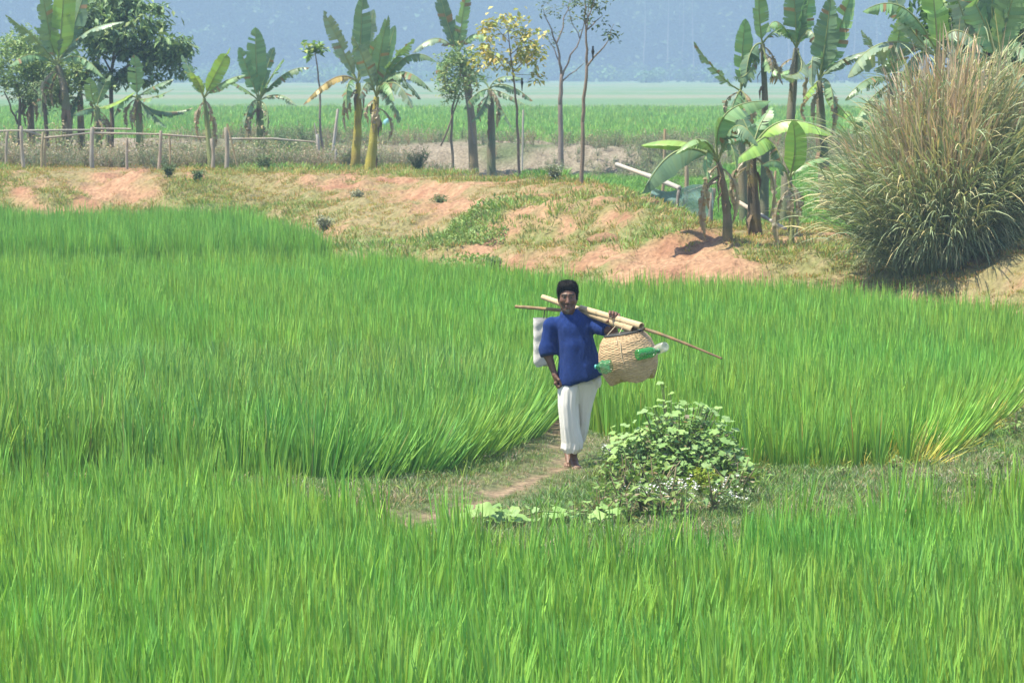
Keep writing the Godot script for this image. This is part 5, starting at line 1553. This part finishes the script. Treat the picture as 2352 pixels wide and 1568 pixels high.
	var white := Color(0.85, 0.83, 0.78)
	var key := func(l: float, r: float, y: float, z: float, hz: float) -> Array:
		var p := lp(l, y, z)
		var q := lp(r, y, z)
		return [(p + q) * 0.5, (q.x - p.x) * 0.5, hz]
	draped(cl, smooth_rings([key.call(1302, 1334, 858, 0.02, 0.05), key.call(1290, 1336, 874, 0.02, 0.085), key.call(1281, 1336, 890, 0.03, 0.11), key.call(1282, 1329, 930, 0.05, 0.10), key.call(1287, 1331, 980, 0.06, 0.085), key.call(1290, 1338, 1015, 0.05, 0.085), key.call(1288, 1337, 1030, 0.05, 0.085), key.call(1295, 1329, 1040, 0.05, 0.07), key.call(1304, 1322, 1041, 0.04, 0.035)], 46), 7, 0.10, 0.4, white)
	draped(cl, smooth_rings([key.call(1310, 1362, 845, -0.02, 0.07), key.call(1308, 1376, 880, -0.02, 0.12), key.call(1310, 1365, 915, -0.05, 0.11), key.call(1314, 1356, 950, -0.09, 0.10), key.call(1316, 1350, 990, -0.14, 0.09), key.call(1319, 1344, 1012, -0.18, 0.075), key.call(1322, 1337, 1024, -0.2, 0.045)], 40), 6, 0.08, 1.3, white)
	# the tucked end at his side
	for j in 3:
		var t := lp(1364 + j * 6, 862, 0.06 - j * 0.02)
		var m := lp(1366 + j * 6, 880, 0.09 - j * 0.02)
		var e := lp(1367 + j * 4.5, 896 - j * 3, 0.08 - j * 0.02)
		cl.ribbon([t, t.lerp(m, 0.5) + Vector3(0, 0, 0.02), m, e], [0.03, 0.035, 0.035, 0.02], Vector3(0.9, 0, 0.4 - 0.4 * j).normalized(), white)
	part("lungi", cl.done(), cotton, root)

func lathe(sh: Shape, profile: Array, sides: int, t: Transform3D, col: Color, dent := 0.0) -> void:   # profile of (radius, along y)
	var prev := -1
	for k in profile.size():
		var first := sh.v.size()
		for j in sides:
			var a := TAU * j / sides
			var rr: float = profile[k].x * (1.0 + dent * fine.get_noise_3d(cos(a) * 60.0, profile[k].y * 900.0, sin(a) * 60.0))
			sh.vert(t * Vector3(cos(a) * rr, profile[k].y, sin(a) * rr), col)
		if prev >= 0:
			for j in sides: sh.quad(prev + j, prev + (j + 1) % sides, first + (j + 1) % sides, first + j)
		prev = first

func along(a: Vector3, b: Vector3) -> Transform3D:   # y axis from a towards b
	var y := (b - a).normalized()
	var x := y.cross(Vector3.BACK).normalized()
	return Transform3D(Basis(x, y, x.cross(y)), a)

func build_load() -> void:
	rng.seed = 4400
	var cane := matt("split_bamboo", 0.5, 0.0, 0.5, 0.3, 30.0, 0.22)
	var straw := Color(0.66, 0.50, 0.29)
	# two split bamboos side by side
	for w in [[[1247, 682, -0.55], [1457, 757, 0.55], 0.024, 0.040, "thick split bamboo resting on the man's shoulder behind his neck"], [[1334, 707, -0.05], [1474, 749, 0.62], 0.026, 0.032, "second split bamboo held on the pole under the man's hand"]]:
		var a := lp(w[0][0], w[0][1], w[0][2])
		var b := lp(w[1][0], w[1][1], w[1][2])
		var sh := Shape.new()
		var l := (b - a).length()
		var prof := []
		var n := 60
		for k in n + 1:
			var t := float(k) / n
			var r := lerpf(w[2], w[3], t)
			var node := fposmod(t * l + 0.1, 0.34) / 0.34
			prof.append(Vector2(r * (1.0 + (0.10 if node < 0.05 else 0.0)), t * l))
		prof.push_front(Vector2(w[2] * 0.75, 0.0))
		prof.push_front(Vector2(w[2] * 0.72, 0.05))
		prof.push_front(Vector2(0.0005, 0.055))
		prof.append(Vector2(w[3] * 0.74, l))
		prof.append(Vector2(w[3] * 0.70, l - 0.07))
		prof.append(Vector2(0.0005, l - 0.075))
		lathe(sh, prof, 14, along(a, b), straw)
		for k in sh.c.size(): sh.c[k] = straw * (1.0 + 0.16 * sin(k % 14 * 2.4) + rng.randf_range(-0.05, 0.05)) * (0.8 if absf(fposmod((sh.v[k] - a).length() + 0.1, 0.34) - 0.012) < 0.012 else 1.0)
		for k in sh.v.size(): sh.v[k] -= a
		tag(part("split_bamboo", sh.done(), cane, self, man + a), w[4], "bamboo", "split bamboos on the shoulder")
	# the springy carrying stick
	var pts := []
	for p in [[1185, 704, -0.9], [1215, 706, -0.75], [1250, 709, -0.6], [1300, 713, -0.3], [1340, 722, -0.06], [1400, 738, 0.22], [1470, 752, 0.56], [1520, 768, 0.72], [1565, 785, 0.88], [1612, 804, 1.04], [1658, 823, 1.2]]:
		pts.append(lp(p[0], p[1], p[2]))
	var st := Shape.new()
	var fine_pts := []
	var radii := []
	var cols := []
	for k in 50:
		var t := k / 49.0 * (pts.size() - 1)
		var i := mini(int(t), pts.size() - 2)
		fine_pts.append((pts[i] as Vector3).lerp(pts[i + 1], t - i) - pts[0])
		radii.append((0.0155 if k < 34 else lerpf(0.0155, 0.009, (k - 34) / 15.0)) * rng.randf_range(0.93, 1.07))
		cols.append(vary(Color(0.36, 0.25, 0.13).lerp(Color(0.20, 0.13, 0.07), clampf((k - 28) / 20.0, 0, 1)), 0.22))
	st.tube(fine_pts, radii, straw, 8, 0.05, cols)
	tag(part("carrying_stick", st.done(), matt("stick", 0.7, 0.0, 0.35, 0.4, 20.0, 0.3), self, man + pts[0]), "long thin brown carrying stick bowed across the man's shoulder", "stick")
	# white bag behind his arm
	var bag_at := lp(1246, 786, -0.55)
	var bag := thing("white_bag", "white woven plastic bag hung from the carrying stick behind the man", "bag", man + bag_at)
	var bs := Shape.new()
	var rings := []
	for k in 30:
		var t := k / 29.0
		rings.append([t])
		var y := lerpf(0.225, -0.215, t)
		var first := bs.v.size()
		for j in 32:
			var a := TAU * j / 32.0
			var sq := 1.0 / pow(pow(absf(cos(a)), 5.0) + pow(absf(sin(a)), 5.0), 0.2)
			var crease := 1.0 + 0.035 * sin(t * 26.0 + 2.0 * sin(a * 2.0)) + 0.05 * fine.get_noise_3d(cos(a) * 90.0, t * 220.0, sin(a) * 90.0)
			var tuck := 1.0 if t < 0.93 else lerpf(1.0, 0.72, (t - 0.93) / 0.07)
			bs.vert(Vector3(cos(a) * 0.082 * sq * crease * tuck, y + 0.012 * sin(a * 2.0) * t, sin(a) * 0.06 * sq * crease * tuck), Color(0.80, 0.78, 0.75))
		if k:
			for j in 32: bs.quad(first - 32 + j, first - 32 + (j + 1) % 32, first + (j + 1) % 32, first + j)
	var m := bs.vert(Vector3(0, -0.218, 0), Color(0.5, 0.47, 0.42))
	for j in 32: bs.tri(m, bs.v.size() - 33 + (j + 1) % 32, bs.v.size() - 33 + j)
	part("sack", bs.done(), matt("woven_plastic", 0.55, 0.15, 0.4, 0.5, 25.0, 0.08), bag)
	var strap := matt("strap", 0.7, 0.0, 0.3)
	for s in [[1251, 709, 1248, 735, 0.5], [1257, 710, 1256, 735, 0.66]]:
		var sh := Shape.new()
		sh.tube([lp(s[0], s[1] - 2, -0.585) - bag_at, lp(s[0], s[1] + 6, -0.57) - bag_at, lp(s[2], s[3], -0.55) - bag_at], [0.006, 0.005, 0.005], Color(0.02, 0.02, 0.022), 6)
		part("strap", sh.done(), strap, bag)
	# the fish basket
	var bc := lp(1442, 818, 0.5)
	var basket := thing("fish_basket", "round woven bamboo fish basket slung from the stick at the man's side", "basket", man + bc)
	var tilt := Basis(Vector3.BACK, 0.17) * Basis(Vector3.RIGHT, -0.03)
	var prof := [Vector2(0.168, 0.205), Vector2(0.192, 0.185), Vector2(0.225, 0.14), Vector2(0.252, 0.06), Vector2(0.262, -0.02), Vector2(0.255, -0.09), Vector2(0.232, -0.15), Vector2(0.20, -0.19)]
	var weave := Shape.new()
	var rows := 52
	var around := 168
	var prev := -1
	for k in rows * 3 + 1:
		var t := k / float(rows * 3)
		var q := t * (prof.size() - 1)
		var i := mini(int(q), prof.size() - 2)
		var p: Vector2 = prof[i].lerp(prof[i + 1], q - i)
		var row := k / 3
		var bulge := [0.0, 1.0, 0.8][k % 3] as float
		var first := weave.v.size()
		for j in around:
			var a := TAU * j / around
			var over := cos(a * 21.0 + PI * row)
			var rr := p.x + 0.0045 * bulge * (0.55 + 0.6 * over) + 0.003 * fine.get_noise_2d(row * 40.0, a * 100.0)
			var foot := pow(t, 5.0) * (0.055 * absf(cos(a * 2.0 + 0.6)) - 0.01)
			var sway := 0.002 * sin(a * 21.0 + PI * row)
			var n := fine.get_noise_2d(row * 91.0, a * 160.0)
			weave.vert(tilt * Vector3(cos(a) * rr, p.y - foot + sway, sin(a) * rr), Color(0.45, 0.32, 0.18) * (1.0 + 0.36 * n))
		if prev >= 0:
			for j in around: weave.quad(prev + j, prev + (j + 1) % around, first + (j + 1) % around, first + j)
		prev = first
	var mid := weave.vert(tilt * Vector3(0, -0.20, 0), Color(0.4, 0.3, 0.18))
	for j in around: weave.tri(mid, prev + (j + 1) % around, prev + j)
	part("woven_body", weave.done(), matt("cane_weave", 0.65, 0.0, 0.35), basket)
	var lid := Shape.new()
	lathe(lid, [Vector2(0.001, 0.222), Vector2(0.168, 0.216), Vector2(0.182, 0.211), Vector2(0.182, 0.202), Vector2(0.165, 0.199), Vector2(0.001, 0.199)], 40, Transform3D(tilt, Vector3.ZERO), Color(0.035, 0.035, 0.03))
	part("lid", lid.done(), matt("dark_lid", 0.5, 0.0, 0.4), basket)
	for s in [[1418, 744, 0.36, -0.17, 0.02], [1432, 748, 0.42, -0.06, 0.165], [1446, 753, 0.47, 0.15, 0.06]]:
		var cord := Shape.new()
		var e := tilt * Vector3(s[3], 0.2, s[4])
		cord.tube([lp(s[0], s[1], s[2]) - bc, e, e + tilt * Vector3(s[3] * 0.36, -0.06, s[4] * 0.36)], [0.003, 0.003, 0.003], Color(0.5, 0.42, 0.3), 5)
		part("cord", cord.done(), strap, basket)
	var tie := Shape.new()
	tie.tube([tilt * Vector3(-0.05, 0.15, 0.226), tilt * Vector3(-0.055, 0.1, 0.245), tilt * Vector3(-0.06, 0.02, 0.262), tilt * Vector3(-0.05, -0.04, 0.264)], [0.004, 0.004, 0.004, 0.004], Color(0.66, 0.52, 0.33), 5)
	part("cord", tie.done(), strap, basket)
	# empty bottles tied to it
	var glassy := func(key: String, c: Color) -> StandardMaterial3D:
		var g := StandardMaterial3D.new()
		g.resource_name = key
		g.albedo_color = c
		g.roughness = 0.16
		g.transparency = BaseMaterial3D.TRANSPARENCY_ALPHA
		g.cull_mode = BaseMaterial3D.CULL_DISABLED
		return g
	var shape := [Vector2(0.001, 0.012), Vector2(0.55, 0.008), Vector2(0.8, 0.0), Vector2(0.98, 0.03), Vector2(1.0, 0.1), Vector2(0.96, 0.25), Vector2(1.0, 0.32), Vector2(0.96, 0.45), Vector2(1.0, 0.55), Vector2(0.97, 0.66), Vector2(0.75, 0.8), Vector2(0.4, 0.9), Vector2(0.3, 0.93), Vector2(0.3, 1.0), Vector2(0.001, 1.0)]
	for b in [[[1463, 815, 0.80], [1512, 806, 0.70], 0.050, 0.04, Color(0.10, 0.55, 0.22, 0.6), "green plastic bottle tied to the basket, its round base facing out", Color(0.1, 0.25, 0.15)],
			[[1528, 796, 0.72], [1500, 806, 0.55], 0.045, 0.04, Color(0.82, 0.80, 0.78, 0.42), "clear plastic bottle sticking out behind the green bottle", Color(0.7, 0.7, 0.7)],
			[[1405, 843, 0.78], [1369, 842, 0.74], 0.055, 0.45, Color(0.14, 0.52, 0.28, 0.5), "crumpled green plastic bottle tied low on the basket near the man", Color(0.10, 0.48, 0.42)]]:
		var p := lp(b[0][0], b[0][1], b[0][2])
		var q := lp(b[1][0], b[1][1], b[1][2])
		var bottle := thing("plastic_bottle", b[5], "bottle", man + p, "bottles tied to the basket")
		var l := (q - p).length()
		var pr := []
		for s in shape: pr.append(Vector2(s.x * b[2], s.y * l))
		var sh := Shape.new()
		lathe(sh, pr, 26, Transform3D(along(p, q).basis, Vector3.ZERO), Color.WHITE, b[3])
		part("bottle_body", sh.done(), glassy.call("plastic_" + str(b[0][0]), b[4]), bottle)
		var cap := Shape.new()
		lathe(cap, [Vector2(0.001, l * 1.06), Vector2(0.019, l * 1.06), Vector2(0.020, l * 0.97), Vector2(0.016, l * 0.965)], 14, Transform3D(along(p, q).basis, Vector3.ZERO), b[6])
		part("cap", cap.done(), matt("cap", 0.5), bottle)

# ---------------------------------------------------------------- the scene
func _ready() -> void:
	coarse.seed = 3
	coarse.frequency = 0.012
	coarse.fractal_octaves = 3
	fine.seed = 8
	fine.frequency = 0.02
	fine.fractal_octaves = 3
	var cam := Camera3D.new()
	cam.name = "camera"
	add_child(cam)
	var lens := CameraAttributesPhysical.new()
	lens.frustum_focal_length = 118.0
	lens.frustum_focus_distance = 30.3
	lens.frustum_near = 0.1
	lens.frustum_far = 4000.0
	lens.exposure_aperture = 9.0
	cam.attributes = lens
	cam.position = Vector3(0, EYE, 0)
	cam.rotation.x = -pitch
	cam.fov = rad_to_deg(2.0 * atan(784.0 / LENS))
	cam.far = 4000.0
	cam.current = true
	var sky := ProceduralSkyMaterial.new()
	sky.sky_top_color = Color(0.54, 0.63, 0.78)
	sky.sky_horizon_color = Color(0.85, 0.87, 0.90)
	sky.sky_curve = 0.18
	sky.ground_bottom_color = Color(0.30, 0.36, 0.22)
	sky.ground_horizon_color = Color(0.60, 0.68, 0.70)
	sky.sky_energy_multiplier = 1.0
	var env := Environment.new()
	env.background_mode = Environment.BG_SKY
	env.sky = Sky.new()
	env.sky.sky_material = sky
	env.tonemap_mode = Environment.TONE_MAPPER_LINEAR
	env.tonemap_exposure = 2.05
	env.sdfgi_enabled = true
	env.ssao_enabled = true
	env.ssil_enabled = true
	env.fog_enabled = true
	env.fog_density = 0.00085
	env.fog_light_color = Color(0.74, 0.88, 1.0)
	var world := WorldEnvironment.new()
	world.name = "world"
	world.environment = env
	add_child(world)
	var sun := DirectionalLight3D.new()
	sun.name = "sun"
	sun.light_energy = 1.6
	sun.light_color = Color(1.0, 0.96, 0.88)
	sun.light_angular_distance = 0.5
	sun.shadow_enabled = true
	add_child(sun)
	sun.look_at_from_position(Vector3(-0.40, 0.91, 0.07) * 50.0, Vector3.ZERO)
	var t0 := Time.get_ticks_msec()
	for step in [build_ground, build_rice, build_grass, build_forest, build_trees, build_bananas, build_reeds, build_bush, build_fences, build_person, build_load]:
		step.call()
		print(step.get_method(), " ", Time.get_ticks_msec() - t0)
